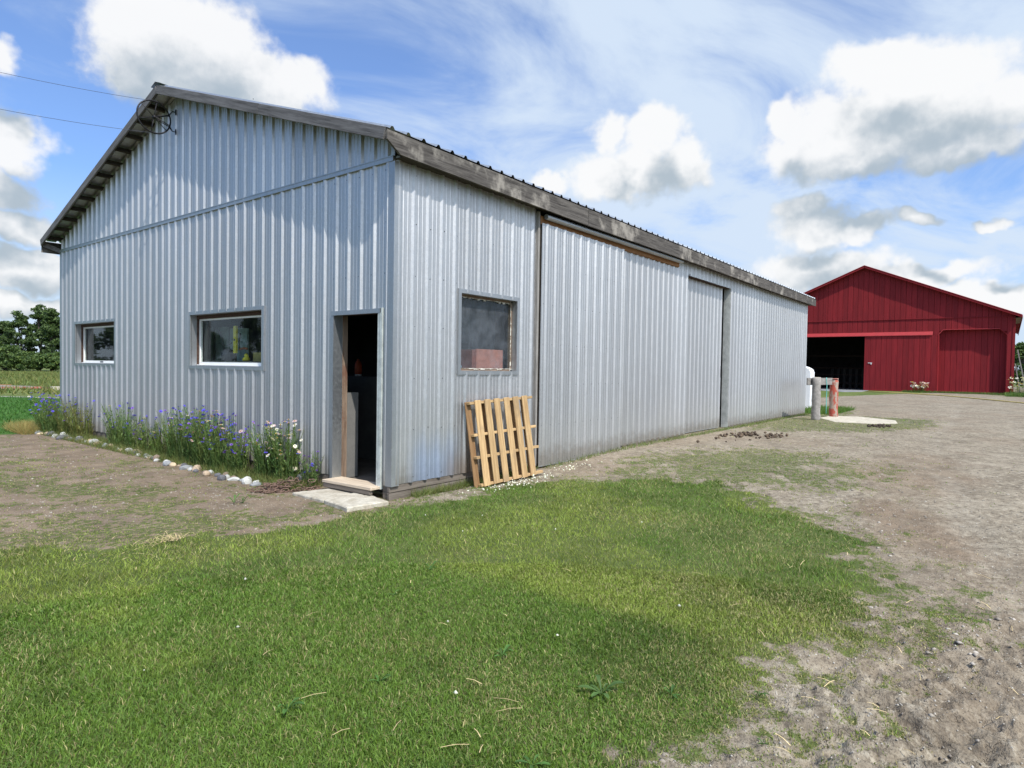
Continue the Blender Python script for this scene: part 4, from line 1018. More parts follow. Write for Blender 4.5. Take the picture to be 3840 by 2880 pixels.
# ------------------------------------------------------------------ posts, board, pad, tank
HY = lambda x, y: float(height(np.array([float(x)]), np.array([float(y)]), False)[0])
def rough_post(name, loc, r, h, mat, label, square=False, tilt=0):
    t = thing(name, label, 'post', (loc[0], loc[1], HY(*loc)-.05))
    z0 = HY(*loc)-.1; b = MB(); n = 9; pts = []; rs = []
    for i in range(n): u = i/(n-1); pts.append((loc[0]+tilt*u+.006*math.sin(i*2), loc[1]+.006*math.cos(i*3), z0+(h+.1)*u)); rs.append(r*(1+.03*math.sin(i*1.7))*(1.04-.08*u))
    b.tube(pts, rs, 14); o = b.build('post_shaft', mat, t, not square)
    return t
fxy = Vector((math.cos(YAW), math.sin(YAW), 0)); rxy = r0
gp = rough_post('grey_post', (16.55, -1.03), .128, 1.33, M_POST, 'grey weathered round post by the concrete pad')
b = MB(); b.tube([(16.55, -1.03, 1.44), (16.55, -1.03, 1.475)], [.125, .07], 14); b.build('post_cap', M_SLAB, gp)
rp = rough_post('red_post', (18.5, -1.15), .135, 1.30, M_REDPOST, 'post with flaking red paint behind the grey post')
b = MB(); b.tube([(18.5+.14*math.cos(a), -1.15+.14*math.sin(a), 1.36-.05*math.sin(a+1)) for a in np.linspace(0, 2*math.pi, 17)[:-1]], .008, 5, closed=True); b.build('strap', M_BLACK, rp)
c0 = Vector((16.72, -.86, 1.335)); 
o = timber('cross_board', (16.27, -.82, 1.335), (18.40, -1.10, 1.335), .045, .225, M_GREY); tag(o, 'short grey plank nailed behind the grey post', 'plank')
b = MB(); q = Vector((17.75, -1.065, 1.335))
b.tube([q+Vector((0, 0, .13)), q+Vector((0, 0, .02)), q+rxy*.02+Vector((0, 0, -.1)), q+rxy*.015+Vector((0, 0, -.75)), q+rxy*.02+Vector((0, 0, -1.05))], .012, 6)
tag(b.build('twine', M_TWINE, None, True), 'teal twine looped over the short plank and hanging down', 'twine')
slab('concrete_pad', [(17.5, -.95), (18.9, -1.0), (19.2, -1.9), (18.2, -3.0), (17.0, -3.2), (16.2, -2.65), (16.0, -1.7)], .0, .155, M_SLAB, 'low cream concrete pad in the grass by the posts', 'slab', seed=9)
tk = thing('white_tank', 'white plastic tank with sloped shoulders behind the far shed corner', 'tank', (23.5, 1.3, .15))
b = MB(); sec = [(0.53, .12), (.50, .3), (.50, 1.62), (.56, 1.76), (.70, 1.84), (1.1, 1.98), (1.6, 2.02), (2.1, 1.98), (2.4, 1.84), (2.54, 1.76), (2.6, 1.62), (2.6, .12)]
n = len(sec)
for x in (23.0, 23.7): b.v += [(x, y+.12, z) for y, z in sec]
b.f += [tuple(range(n))[::-1], tuple(range(n, 2*n))]+[(i, i+1, i+1+n, i+n) for i in range(n-1)]; b.build('shell', M_TANK, tk)
b = MB(); b.tube([(23.35, 1.6, 2.0), (23.35, 1.6, 2.09)], .16, 16); b.build('lid', M_TANK, tk)

# ------------------------------------------------------------------ red barn
BX, BY0, BY1, BP = 52.2, -6.0, 12.84, 3.42; BG = .30; BZE, BZP = 6.02, 10.08
barn = thing('red_barn', 'large red painted barn with an open sliding doorway', 'barn', (BX, BP, BG))
bs = (BZP-BZE)/(BY1-BP)
bz = lambda y: BZP-abs(y-BP)*bs
OPEN = (3.20, 9.6, 4.62)      # doorway y0,y1,top
def bboard(y0, y1, z0, zt, x=BX, t=.03, name='siding_board', par=barn, mat=M_RED):
    b = MB(); g = .012
    f = lambda y: zt(y) if callable(zt) else zt
    y0 += g; y1 -= g
    vs = [(x-t, y0, z0), (x-t, y1, z0), (x-t, y1, f(y1)), (x-t, y0, f(y0)), (x, y0-g, z0), (x, y1+g, z0), (x, y1+g, f(y1)), (x, y0-g, f(y0))]
    b.add(vs, [(3, 2, 1, 0), (0, 4, 7, 3), (1, 2, 6, 5), (2, 3, 7, 6), (0, 1, 5, 4)]); return b.build(name, mat, par)
BW_ = .365; y = BY0; k = 0
BAYL, BAYR, BAYT = -1.75, -5.30, 4.93     # recessed bay
while y < BY1-1e-3:
    e = min(BY1, y+BW_); rj = random.uniform(-.004, .008)
    bboard(y, e, 5.86, lambda q: bz(q)-.05, BX-.012, .03+rj)
    m = (y+e)/2; z0 = BG+.05
    if OPEN[0] < m < OPEN[1]: z0 = OPEN[2]
    if -5.62 < m < -1.60:
        z0 = 4.97
        if m > -1.98: z0 = 4.62+(-m-1.6)*.9+.1
        if m < -5.30: z0 = 4.62+(m+5.62)*1.1
    bboard(y, e, z0, 5.85, BX, .03+rj); y = e; k += 1
# solid wall behind the boards
b = MB()
def wall_y(y0, y1, z0, zt0, zt1, x=BX+.003, t=.12):
    b.add([(x, y0, z0), (x, y1, z0), (x, y1, zt1), (x, y0, zt0), (x+t, y0, z0), (x+t, y1, z0), (x+t, y1, zt1), (x+t, y0, zt0)], [(3, 2, 1, 0), (4, 5, 6, 7), (0, 4, 7, 3), (1, 2, 6, 5), (0, 1, 5, 4), (2, 3, 7, 6)])
wall_y(OPEN[1], BY1, BG, bz(OPEN[1])-.1, bz(BY1)-.1); wall_y(BP, OPEN[1], OPEN[2], bz(BP)-.1, bz(OPEN[1])-.1); wall_y(OPEN[0], BP, OPEN[2], bz(OPEN[0])-.1, bz(BP)-.1)
wall_y(-1.60, OPEN[0], BG, bz(-1.6)-.1, bz(OPEN[0])-.1); wall_y(-5.62, -1.6, 4.97, bz(-5.62)-.1, bz(-1.6)-.1); wall_y(BY0, -5.62, BG, bz(BY0)-.1, bz(-5.62)-.1)
XE = BX+24
b.box((BX+.02, BY0, BG), (XE, BY0+.12, BZE-.1)); b.box((BX+.02, BY1-.12, BG), (XE, BY1, BZE-.1)); b.box((XE, BY0, BG), (XE+.12, BY1, BZE)); b.build('wall', M_RED, barn)
# recessed bay back boards with a door in it
y = -5.62
while y < -1.6-1e-3:
    e = min(-1.6, y+.365); bboard(y, e, BG-.05, 5.2, BX+.40, .03, 'bay_board'); y = e
for p0, p1 in (((BX-.05, -1.85, 4.99), (BX-.05, -5.22, 4.99)),):
    timber('bay_trim', p0, p1, .10, .05, M_REDB, barn)
timber('bay_trim', (BX-.045, -1.56, 4.62), (BX-.045, -1.86, 4.99), .10, .05, M_REDB, barn); timber('bay_trim', (BX-.045, -5.65, 4.55), (BX-.045, -5.22, 4.98), .10, .05, M_RED, barn)
timber('bay_trim', (BX-.045, -1.56, .3), (BX-.045, -1.56, 4.6), .10, .08, M_RED, barn, up=(0, 1, 0))
b = MB(); b.box((BX, -5.66, BG), (BX+.42, -5.60, 5.0)); b.box((BX, -1.62, BG), (BX+.42, -1.585, 5.0)); b.box((BX, -5.6, 4.965), (BX+.42, -1.62, 5.0)); b.build('bay_lining', M_RED, barn)
timber('bay_skirt', (BX+.36, -5.58, .36), (BX+.36, -1.64, .36), .06, .14, M_RED, barn)
timber('corner_board', (BX-.045, BY0-.01, .3), (BX-.045, BY0-.01, 5.85), .16, .05, M_RED, barn, up=(1, 0, 0)); timber('belt_board', (BX-.06, BY0, 5.85), (BX-.06, BY1, 5.85), .05, .05, M_RED, barn)
# flashing over the sliding door
b = MB(); b.add([(BX-.03, -1.22, 4.88), (BX-.03, 9.7, 4.88), (BX-.24, 9.7, 4.62), (BX-.24, -1.22, 4.62), (BX-.24, 9.7, 4.58), (BX-.24, -1.22, 4.58)], [(0, 1, 2, 3), (3, 2, 4, 5)]); b.build('door_hood', M_REDB, barn)
# sliding barn door
b = MB(); b.box((BX-.13, -1.50, .36), (BX-.06, 3.22, 4.60)); sd_ = b.build('sliding_door', M_RED, barn)
y = -1.50
while y < 3.22-1e-3: e = min(3.22, y+.363); bboard(y, e, .30, 4.60, BX-.135, .028, 'door_board', sd_); y = e
timber('door_edge', (BX-.15, 3.25, .28), (BX-.15, 3.25, 4.6), .06, .07, M_RED, sd_, up=(1, 0, 0)); timber('door_edge', (BX-.175, -1.50, .34), (BX-.175, 3.2, .34), .03, .10, M_RED, sd_)
b = MB(); b.box((BX-.20, 2.72, 2.46), (BX-.17, 3.02, 2.50)); b.box((BX-.20, 2.76, 2.36), (BX-.17, 2.82, 2.46)); b.build('door_latch', M_WHITE, sd_)
# roof
OV = .42
def roof_slab(y0, z0, y1, z1, name, mat, th=.10):
    b = MB(); b.add([(BX-OV, y0, z0), (XE+.3, y0, z0), (XE+.3, y1, z1), (BX-OV, y1, z1), (BX-OV, y0, z0-th), (XE+.3, y0, z0-th), (XE+.3, y1, z1-th), (BX-OV, y1, z1-th)],
      [(0, 1, 2, 3), (7, 6, 5, 4), (0, 3, 7, 4), (1, 5, 6, 2), (0, 4, 5, 1)]); return b.build(name, mat, barn)
e0 = BY0-.42; roof_slab(e0, bz(e0)+.06, BP, BZP+.06, 'roof', M_RED, .06); e1 = BY1+.42; roof_slab(e1, bz(e1)+.06, BP, BZP+.06, 'roof', M_RED, .06)
timber('rake_board', (BX-OV-.02, e0, bz(e0)-.02), (BX-OV-.02, BP, BZP-.02), .04, .17, M_RED, barn); timber('rake_board', (BX-OV-.02, e1, bz(e1)-.02), (BX-OV-.02, BP, BZP-.02), .04, .17, M_RED, barn)
timber('rake_flashing', (BX-OV-.045, e0, bz(e0)+.07), (BX-OV-.045, BP, BZP+.07), .05, .035, M_REDB, barn); timber('rake_flashing', (BX-OV-.045, e1, bz(e1)+.07), (BX-OV-.045, BP, BZP+.07), .05, .035, M_REDB, barn)
timber('eave_fascia', (BX-OV, e0-.02, bz(e0)-.06), (XE, e0-.02, bz(e0)-.06), .04, .2, M_RED, barn)
b = MB(); b.add([(BX-.4, e0, bz(e0)-.1), (BX+6, e0, bz(e0)-.1), (BX+6, BY0, bz(BY0)-.34), (BX-.4, BY0, bz(BY0)-.34)], [(0, 1, 2, 3)]); b.build('soffit', M_GREY, barn)
# interior
b = MB(); b.box((BX+.2, BY0+.2, BG-.02), (XE, BY1-.2, BG+.01)); b.build('floor', M_FLOOR, barn)
b = MB(); b.box((BX+14, BY0+.2, BG), (BX+14.1, BY1-.2, 5.8)); b.build('inner_wall', M_INT, barn)
for x, yy in ((BX+.4, 9.2), (BX+4.5, 9.0), (BX+9, 9.0)):
    timber('pole', (x, yy, BG), (x, yy, 6.5), .2, .2, M_GREY, barn)
timber('brace', (BX+.5, 9.1, 3.2), (BX+.5, 8.2, 4.9), .12, .12, M_GREY, barn)
gt = thing('stall_gate', 'row of boards fencing a stall inside the barn doorway', 'gate', (BX+7, 5, BG))
for z in (.75, 1.5, 2.1, 3.2): timber('rail', (BX+7, 2.6, z), (BX+7, 9, z), .05, .09, M_BROWN, gt)
for yy in np.arange(3, 7.2, .5): timber('upright', (BX+7.1, yy, BG), (BX+7.1, yy, 2.0), .05, .22, M_LOOK, gt, up=(0, 1, 0))
ap = slab('apron', [(47.4, 5.4), (52.1, 6.4), (52.1, 2.9), (46.9, 2.6), (45.0, 3.4)], .2, .315, M_APRON, 'dark damp apron on the ground before the open barn doorway', 'apron', seed=12)
# leaning planks, hose, flowers by the barn
for i, (a, c, lb) in enumerate((((53.0, -6.25, 3.5), (53.0, -6.85, .3), 'long grey pole leaning on the barn side wall'), ((52.8, -6.14, 2.5), (52.8, -6.5, .3), 'shorter grey plank leaning at the barn corner'))):
    tag(timber('leaning_plank', a, c, .16, .07, M_GREY), lb, 'plank')
hp = [(47.4, 2.35), (46.8, .5), (45.2, -1.2), (43.4, -2.5), (40.8, -3.9), (38.4, -4.95), (35.8, -6.4), (33, -8.2)]
b = MB(); b.tube([(x, y, HY(x, y)+.03) for x, y in hp], .03, 6); tag(b.build('hose', M_HOSE, None, True), 'thin yellow hose lying across the gravel before the barn', 'hose')
plant(51.2, -.55, 60, .35, .75, .5, {'white': 3, 'pink': 3}, 'dark leafy plant with pink and white blooms before the barn door', 26, seed=31, name='flower_bush', cat='flowers', grp='white-flowered plants by the barn', fl_scale=4.5, base_z=.3)
plant(50.8, -6.6, 110, .4, 1.25, .7, {'white': 6}, 'tall white daisies at the right barn corner', 46, seed=32, name='flower_bush', cat='flowers', grp='white-flowered plants by the barn', fl_scale=4.2, base_z=.3)
plant(51.0, -7.9, 90, .4, 1.3, .7, {'white': 6}, 'white daisies at the edge of view right of the barn', 36, seed=33, name='flower_bush', cat='flowers', grp='white-flowered plants by the barn', fl_scale=4.2, base_z=.3)

# ------------------------------------------------------------------ left background
b = MB()
d = Vector((.49, -.87, 0)); nrm_ = Vector((.87, .49, 0)); c = Vector((3.85, 27.8, .006))
b.add([c-d*60-nrm_*.28, c+d*16-nrm_*.28, c+d*16+nrm_*.28, c-d*60+nrm_*.28], [(0, 1, 2, 3)]); b.build('path', M_PATH)['kind'] = 'structure'
for i, (a, c, w, lb, mt) in enumerate((((2.0, 37.3, .35), (6.6, 37.0, .12), .22, 'long grey plank topmost on the lumber pile in the field', M_GREY), ((1.0, 37.8, .12), (6.9, 36.6, .1), .2, 'red painted beam lowest on the lumber pile in the field', M_REDPOST),
   ((3.0, 37.9, .08), (8.6, 36.0, .08), .16, 'dark red plank sticking out right of the lumber pile', M_BROWN), ((2.0, 38.4, .16), (5.8, 37.9, .2), .2, 'brown beam behind the grey plank on the lumber pile', M_ORANGE))):
    tag(timber('plank', a, c, w, .10, mt), lb, 'plank', 'lumber pile in the field')
fr = thing('farm_implement', 'small rusty red farm implement frame behind the lumber pile', 'machine', (3.6, 40.2, 0))
b = MB()
for x in (2.6, 3.2, 3.8, 4.4): b.tube([(x, 40.2, 0), (x, 40.2, 1.0)], .05, 6)
b.build('tine', M_REDPOST, fr)
timber('crossbar', (2.3, 40.2, .45), (4.7, 40.1, .45), .12, .12, M_REDPOST, fr); timber('crossbar', (2.3, 40.2, .95), (4.7, 40.1, .95), .08, .06, M_RUST, fr)
b = MB(); b.box((-.35, -.2, 0), (.35, .2, .20)); o = b.build('white_block', M_SLAB, None, loc=(7.3, 35.4, 0)); tag(o, 'white block at the right end of the lumber pile', 'block')

def np_leaves(cent, rad, flat, size, n, cols, r):
    """n leaf quads in ellipsoidal puffs around the centres"""
    k = r.integers(len(cent), size=n); c = cent[k]; d = r.normal(size=(n, 3)); d /= np.linalg.norm(d, axis=1)[:, None]
    rr_ = rad[k][:, None]*(r.random((n, 1))**.45); p = c+d*rr_*np.array([1, 1, flat])
    a = r.normal(size=(n, 3)); a /= np.linalg.norm(a, axis=1)[:, None]; b_ = np.cross(a, r.normal(size=(n, 3))); b_ /= np.linalg.norm(b_, axis=1)[:, None]
    s = size*r.uniform(.6, 1.4, (n, 1)); V = np.stack([p-a*s, p-b_*s*.55, p+a*s, p+b_*s*.55], 1).reshape(-1, 3)
    F = np.arange(4*n).reshape(-1, 4); col = cols[r.integers(len(cols), size=n)]*r.uniform(.7, 1.3, (n, 1)); C = np.repeat(col, 4, 0)
    return V, F, C
def tree(x, y, h, wd, seed, label, kind='broad', z0=0, n=7000, group='trees beyond the field', leaf=.17, cat='tree', name='tree'):
    r = np.random.default_rng(seed); t = thing(name, label, cat, (x, y, z0), group=group)
    b = MB(); tr = [(x+.15*math.sin(i*1.3+seed), y+.15*math.cos(i*1.7+seed), z0+h*.85*i/6) for i in range(7)]
    b.tube(tr, [.028*h*(1-i/7.5) for i in range(7)], 7)
    cent = []; rad = []
    nb = 70
    for i in range(nb):
        u = r.uniform(.06, 1) if kind != 'broad' else r.uniform(.18, 1)
        if kind == 'cedar': env = wd*(1-u)**.75*1.05+.25
        else: env = wd*math.sin(min(1, (u*.86+.14))*math.pi)**.55
        a = r.uniform(0, 6.28); q = env*r.uniform(.45, 1.05); px, py, pz = x+q*math.cos(a), y+q*math.sin(a), z0+u*h*.95
        cent.append((px, py, pz)); rad.append(r.uniform(.35, .75)*wd*.42)
        if i % 4 == 0:
            k = min(5, int(u*6*.75)); b.tube([tr[k], ((tr[k][0]+px)/2, (tr[k][1]+py)/2, (tr[k][2]+pz)/2+.2), (px, py, pz)], [.010*h*(1-u*.7), .006*h, .012], 5, cap=False)
    b.build('trunk', M_BARK, t, True)
    cols = np.array([(.075, .125, .034), (.055, .10, .03), (.10, .155, .04), (.045, .08, .028), (.13, .185, .045)]) if kind != 'cedar' else np.array([(.058, .10, .034), (.042, .075, .028), (.082, .13, .04), (.10, .15, .042)])
    V, F, C = np_leaves(np.array(cent), np.array(rad), .55, leaf, n, cols, r)
    np_mesh('crown', V, F, M_LEAF, tint=C, parent=t); return t
def at_left(px, dist, fy=0):
    dd = fw + rr*((px-1920)/FPX); dd.z = 0; k = dist/dd.dot(fxy); return CAM[0]+dd.x*k, CAM[1]+dd.y*k
TL = [(-60, 100, 9.2, 3.2, 'cedar', 'tall dark tree at the left edge of the photo'), (20, 103, 8.0, 2.8, 'cedar', 'dark tree behind the dip in the treeline'), (75, 99, 9.6, 2.9, 'cedar', 'dark green tree left of the gap in the treeline'),
      (150, 100, 10.6, 2.6, 'cedar', 'tallest tree with a ragged top, right of the gap in the treeline'), (195, 98, 9.8, 2.9, 'cedar', 'dark tree against the shed edge in the treeline'), (262, 100, 9.4, 3.2, 'broad', 'tree mostly hidden behind the shed corner'),
      (-150, 104, 9.5, 3.4, 'broad', 'tree just outside the left edge')]
for i, (px, ds, h, wd, kd, lb) in enumerate(TL):
    x, y = at_left(px, ds); tree(x, y, h, wd, 40+i, lb, kd, n=9000)
# the wood goes on to the left of the frame; the gable windows mirror it
cw_, rw_ = [], []; rg_ = np.random.default_rng(99)
for i in range(11):
    x = -13-6.2*i+1.5*math.sin(i*5); y = 104+3*math.sin(i*2.3); h = 8.5+1.8*math.sin(i*1.9)
    for k in range(60):
        u = rg_.uniform(.03, 1); q = 3.9*(1-u)**.6*rg_.uniform(.3, 1.05); a = rg_.uniform(0, 6.28); cw_.append((x+q*math.cos(a), y+q*math.sin(a), u*h)); rw_.append(rg_.uniform(.8, 1.5))
V, F, C = np_leaves(np.array(cw_), np.array(rw_), .6, .30, 36000, np.array([(.058, .10, .034), (.042, .075, .028), (.082, .13, .04)]), rg_)
tag(np_mesh('wood', V, F, M_LEAF, tint=C), 'far wood going on beyond the left edge of the field', 'wood', kind='stuff')
for i, (px, ds, h, wd, lb) in enumerate(((-40, 95, 3.4, 2.8, 'bright green bush at the left edge of the treeline foot'), (30, 94, 3.8, 2.7, 'light green bush at the treeline foot'), (90, 95, 2.9, 2.7, 'low dark bush in the middle of the treeline foot'), (150, 94, 2.6, 2.7, 'low bush beneath the tallest tree'), (205, 94, 2.8, 2.5, 'low bush against the shed edge'), (262, 95, 3.0, 2.8, 'bush behind the shed corner'))):
    x, y = at_left(px, ds); tree(x, y, h, wd, 60+i, lb, 'broad', n=3800, group='bushes at the treeline foot', cat='bush', name='bush')
for i, (px, ds, h, wd, lb, kd) in enumerate(((3835, 88, 6.4, 2.4, 'tree just right of the barn corner', 'broad'), (3900, 92, 7.2, 3.2, 'tree at the right edge of the photo', 'broad'), (3815, 96, 5.0, 2.4, 'low tree behind the leaning pole', 'broad'), (3980, 90, 7.0, 3.4, 'tree outside the right edge', 'broad'))):
    x, y = at_left(px, ds); tree(x, y, h, wd, 80+i, lb, kd, n=6000, group='trees right of the barn')

# ------------------------------------------------------------------ grass, weeds, pebbles
def blades(name, x, y, h, w, col, seg3, label, cat=None, mat=M_BLADE):
    n = len(x); z = height(x, y); r = RNG
    a = r.uniform(0, 2*math.pi, n); la = r.uniform(0, 2*math.pi, n); lean = r.uniform(.25, 1.15, n)
    sx, sy = np.cos(a)*w*.5, np.sin(a)*w*.5; lx, ly = np.cos(la)*lean*h, np.sin(la)*lean*h
    P0 = np.stack([x, y, z-.004], 1); S0 = np.stack([sx, sy, 0*sx], 1)
    M1 = P0+np.stack([lx*.35, ly*.35, h*.62], 1); T = P0+np.stack([lx*1.0, ly*1.0, h*np.clip(1.1-lean*.38, .5, 1)], 1)
    if seg3:
        V = np.stack([P0-S0, P0+S0, M1+S0*.8, M1-S0*.8, T], 1).reshape(-1, 3); b = np.arange(n)[:, None]*5
        F = np.concatenate([b+np.array([[0, 1, 2]]), b+np.array([[0, 2, 3]]), b+np.array([[3, 2, 4]])], 0); C = np.repeat(col, 5, 0); k = 5
        shade = np.tile(np.array([.62, .62, .95, .95, 1.15]), n)[:, None]
    else:
        V = np.stack([P0-S0, P0+S0, T], 1).reshape(-1, 3); F = np.arange(3*n).reshape(-1, 3); C = np.repeat(col, 3, 0); shade = 1
    o = np_mesh(name, V, F, mat, tint=C, smooth=False); tag(o, label, 'grass', kind='stuff'); return o
def grass_cols(x, y, n, lawn=None):
    r = RNG; t = fbm(x, y, .55, 4, .55, 31); dry = sstep(.48, .66, fbm(x, y, .8, 4, .55, 33)+r.normal(0, .05, n)); yel = sstep(.45, .62, t)
    g = np.array([.122, .205, .031])[None]*(1-yel[:, None])+np.array([.225, .285, .052])[None]*yel[:, None]
    dk = sstep(.52, .66, fbm(x, y, 1.3, 4, .6, 35))[:, None]; g = g*(1-.25*dk)
    c = np.where((r.random(n) < .09+.36*dry+(0 if lawn is None else .30*(1-lawn)))[:, None], np.array([.31, .285, .125])[None]*r.uniform(.7, 1.25, (n, 1)), g)
    return c*r.uniform(.65, 1.4, (n, 1))*np.array([1, 1, 1])+r.normal(0, .006, (n, 3)).clip(-.01, .01)
def sample(n, r0_, r1_, p=1.0):
    u = RNG.random(n); q = (r0_**(2-p)+(r1_**(2-p)-r0_**(2-p))*u)**(1/(2-p)) if abs(p-2) > 1e-3 else r0_*(r1_/r0_)**u
    a = YAW+np.radians(RNG.uniform(-44, 44, n)); return CAM[0]+q*np.cos(a), CAM[1]+q*np.sin(a), q
def grow(name, n, r0_, r1_, p, hh, ww, seg3, label):
    x, y, q = sample(n, r0_, r1_, p); g, lawn, patch, far, sd = masks(x, y)
    inb = ((x > -.05) & (x < L) & (y > -.02) & (y < W)) | ((x > -.7) & (x < -.03) & (y > -.14) & (y < 1.08) & (x+0*y > -.68))
    keep = (RNG.random(n) < np.clip(np.maximum(lawn, patch*.62)*1.0, 0, 1)) & ~inb & (far < .5)
    keep &= ~((np.hypot(x-17.6, y+2.1) < 1.4))
    x, y, q, lawn = x[keep], y[keep], q[keep], lawn[keep]; m = len(x)
    hv = fbm(x, y, 1.7, 3, .5, 41); h = hh*(.45+.55*lawn)*(.55+.9*hv)*RNG.uniform(.5, 1.45, m); w = ww*np.maximum(1, q/4.0)*RNG.uniform(.7, 1.3, m)
    blades(name, x, y, h, w, grass_cols(x, y, m, lawn), seg3, label)
grow('grass', 340000, 2.1, 5.2, 1.0, .029, .0044, True, 'short mown lawn in front of the shed')
grow('grass', 260000, 5.0, 13.0, 1.3, .037, .0050, False, 'lawn and thin grass tufts near the shed walls')
grow('grass', 90000, 12, 32, 1.5, .050, .0062, False, 'sparse grass further down the yard')
# grass beyond the left corner, and around the barn
def grow_box(name, n, x0, x1, y0, y1, hh, ww, tint, label, cond=None):
    x = RNG.uniform(x0, x1, n); y = RNG.uniform(y0, y1, n)
    if cond is not None: k = cond(x, y); x, y = x[k], y[k]
    m = len(x); h = hh*RNG.uniform(.5, 1.5, m); c = np.array(tint)[None]*RNG.uniform(.6, 1.5, (m, 1))*np.stack([RNG.uniform(.8, 1.4, m), np.ones(m), np.ones(m)], 1)
    blades(name, x, y, h, ww*np.ones(m), c, False, label)
grow_box('grass', 60000, -5, 14, 11.4, 34, .09, .022, (.042, .125, .018), 'lush green lawn beyond the far shed corner', lambda x, y: (y+1.75*x < 34.2) & (y > 11.2-.2*x))
grow_box('grass', 50000, -4, 40, 30, 96, .30, .07, (.13, .165, .048), 'rough field grass beyond the concrete path', lambda x, y: (y+1.75*x > 36.0))
grow_box('grass', 5000, -.75, -.15, 10.9, 12.2, .22, .006, (.30, .27, .10), 'dry yellow grass tuft at the far end of the flower bed')
grow_box('grass', 14000, -.5, -.02, 1.3, 11.2, .13, .006, (.13, .17, .05), 'weeds and grass between the flowers')
grow_box('grass', 2600, .3, 2.8, -.12, .02, .10, .007, (.13, .17, .05), 'thin weeds along the foot of the shed wall')
grow_box('grass', 3800, 3.0, 19.4, -.22, -.03, .07, .009, (.12, .17, .05), 'weeds along the foot of the long wall')
grow_box('grass', 9000, 46.5, 52, -9.5, -5.7, .22, .03, (.08, .15, .03), 'grass at the right barn corner')
grow_box('grass', 4000, 50.6, 51.9, -5.8, .5, .14, .03, (.08, .14, .03), 'grass strip at the barn foot')
grow_box('grass', 5000, 19.6, 24, -.9, .5, .16, .016, (.085, .17, .03), 'grass by the white tank')
grow_box('grass', 16000, 60, 120, -48, -8, .5, .12, (.14, .17, .05), 'tall grass beyond the barn')

# broadleaf weeds and clover
def rosette(x, y, n, ln, col, label, name='weed', grp='broadleaf weeds in the lawn', up=.35, seed=0):
    r = np.random.default_rng(seed+900); z = float(height(np.array([x]), np.array([y]))[0]); V = []; F = []; C = []
    for i in range(n):
        a = 6.28*i/n+r.uniform(-.25, .25); l = ln*r.uniform(.45, 1.25); u = r.uniform(.5, 2.6)*up; d = np.array([math.cos(a), math.sin(a), 0]); s = np.array([-math.sin(a), math.cos(a), 0]); b = len(V); c = np.array(col)*r.uniform(.75, 1.3)
        prof = [(0, .06), (.3, .35), (.6, .62), (.85, .5), (1, .05)]
        for t, w in prof: p = np.array([x, y, z+.01])+d*l*t+np.array([0, 0, l*u*math.sin(t*2.2)]); V += [p-s*w*l*.2+[0, 0, .004], p, p+s*w*l*.2+[0, 0, .004]]; C += [c, c*.8, c]
        for k in range(4):
            for e in (0, 1): F.append((b+3*k+e, b+3*k+e+1, b+3*k+e+4, b+3*k+e+3))
    o = np_mesh(name, np.array(V), np.array(F), M_LEAF, tint=np.array(C), smooth=True); tag(o, label, 'weed', grp); return o
def gpt(u, v, z=0.0):
    k = 3840/2212; d = fw + rr*((u*k-1920)/FPX) - uu*((v*k-1440)/FPX); t = (z-CAM[2])/d.z; return CAM[0]+d.x*t, CAM[1]+d.y*t
for i, (u, v, n, ln, lb) in enumerate(((1300, 1496, 11, .14, 'dark serrated weed in the lower right lawn'), (1085, 1418, 9, .10, 'flat leafy weed right of the lawn centre'), (930, 1232, 10, .09, 'small leafy weed in the upper lawn'), (850, 1292, 8, .07, 'pale leafy weed on the left of the lawn centre'),
      (620, 1540, 9, .10, 'leafy weed near the bottom left of the lawn'), (1450, 1500, 7, .09, 'low weed in the lawn near the dirt edge'), (1640, 1505, 6, .07, 'bright round leaf weed at the lawn and dirt edge'), (1648, 1610, 5, .05, 'tiny green weed alone in the dirt'),
      (505, 1090, 9, .16, 'long-leaved weed on the brown dirt'), (525, 765+325-325+325, 8, .12, 'low dock weed on the brown dirt by the lawn edge'), (820, 1475, 8, .08, 'leafy weed in the lower middle lawn'), (1150, 1650, 7, .10, 'weed at the bottom edge of the lawn'))):
    x, y = gpt(u, v); rosette(x, y, max(5, n-3), ln*.72, (.075, .165, .035) if i % 3 else (.085, .16, .04), lb, seed=i)
def tiny(name, pts, r_, col, label, cat, mat, squash=.8, tris=8, seed=3, zoff=.0, hj=0):
    r = np.random.default_rng(seed); pts = np.asarray(pts); n = len(pts); base = np.array([(1, 0, 0), (-1, 0, 0), (0, 1, 0), (0, -1, 0), (0, 0, 1), (0, 0, -1)], float)
    f = np.array([(0, 2, 4), (2, 1, 4), (1, 3, 4), (3, 0, 4), (2, 0, 5), (1, 2, 5), (3, 1, 5), (0, 3, 5)])
    s = r_*r.uniform(.5, 1.6, (n, 1, 1)); jt = r.uniform(.6, 1.35, (n, 6, 1)); a = r.uniform(0, 6.28, n); ca, sa = np.cos(a), np.sin(a)
    R = np.zeros((n, 3, 3)); R[:, 0, 0] = ca; R[:, 0, 1] = -sa; R[:, 1, 0] = sa; R[:, 1, 1] = ca; R[:, 2, 2] = squash
    V = np.einsum('nij,nkj->nki', R, base[None]*jt)*s; z = height(pts[:, 0], pts[:, 1]); P = np.stack([pts[:, 0], pts[:, 1], z+zoff+r.random(n)*hj], 1); V = (V+P[:, None]).reshape(-1, 3)
    F = (f[None]+np.arange(n)[:, None, None]*6).reshape(-1, 3); col = np.asarray(col); c = col[r.integers(len(col), size=n)]*r.uniform(.8, 1.2, (n, 1))
    o = np_mesh(name, V, F, mat, tint=np.repeat(c, 6, 0)); tag(o, label, cat, kind='stuff'); return o
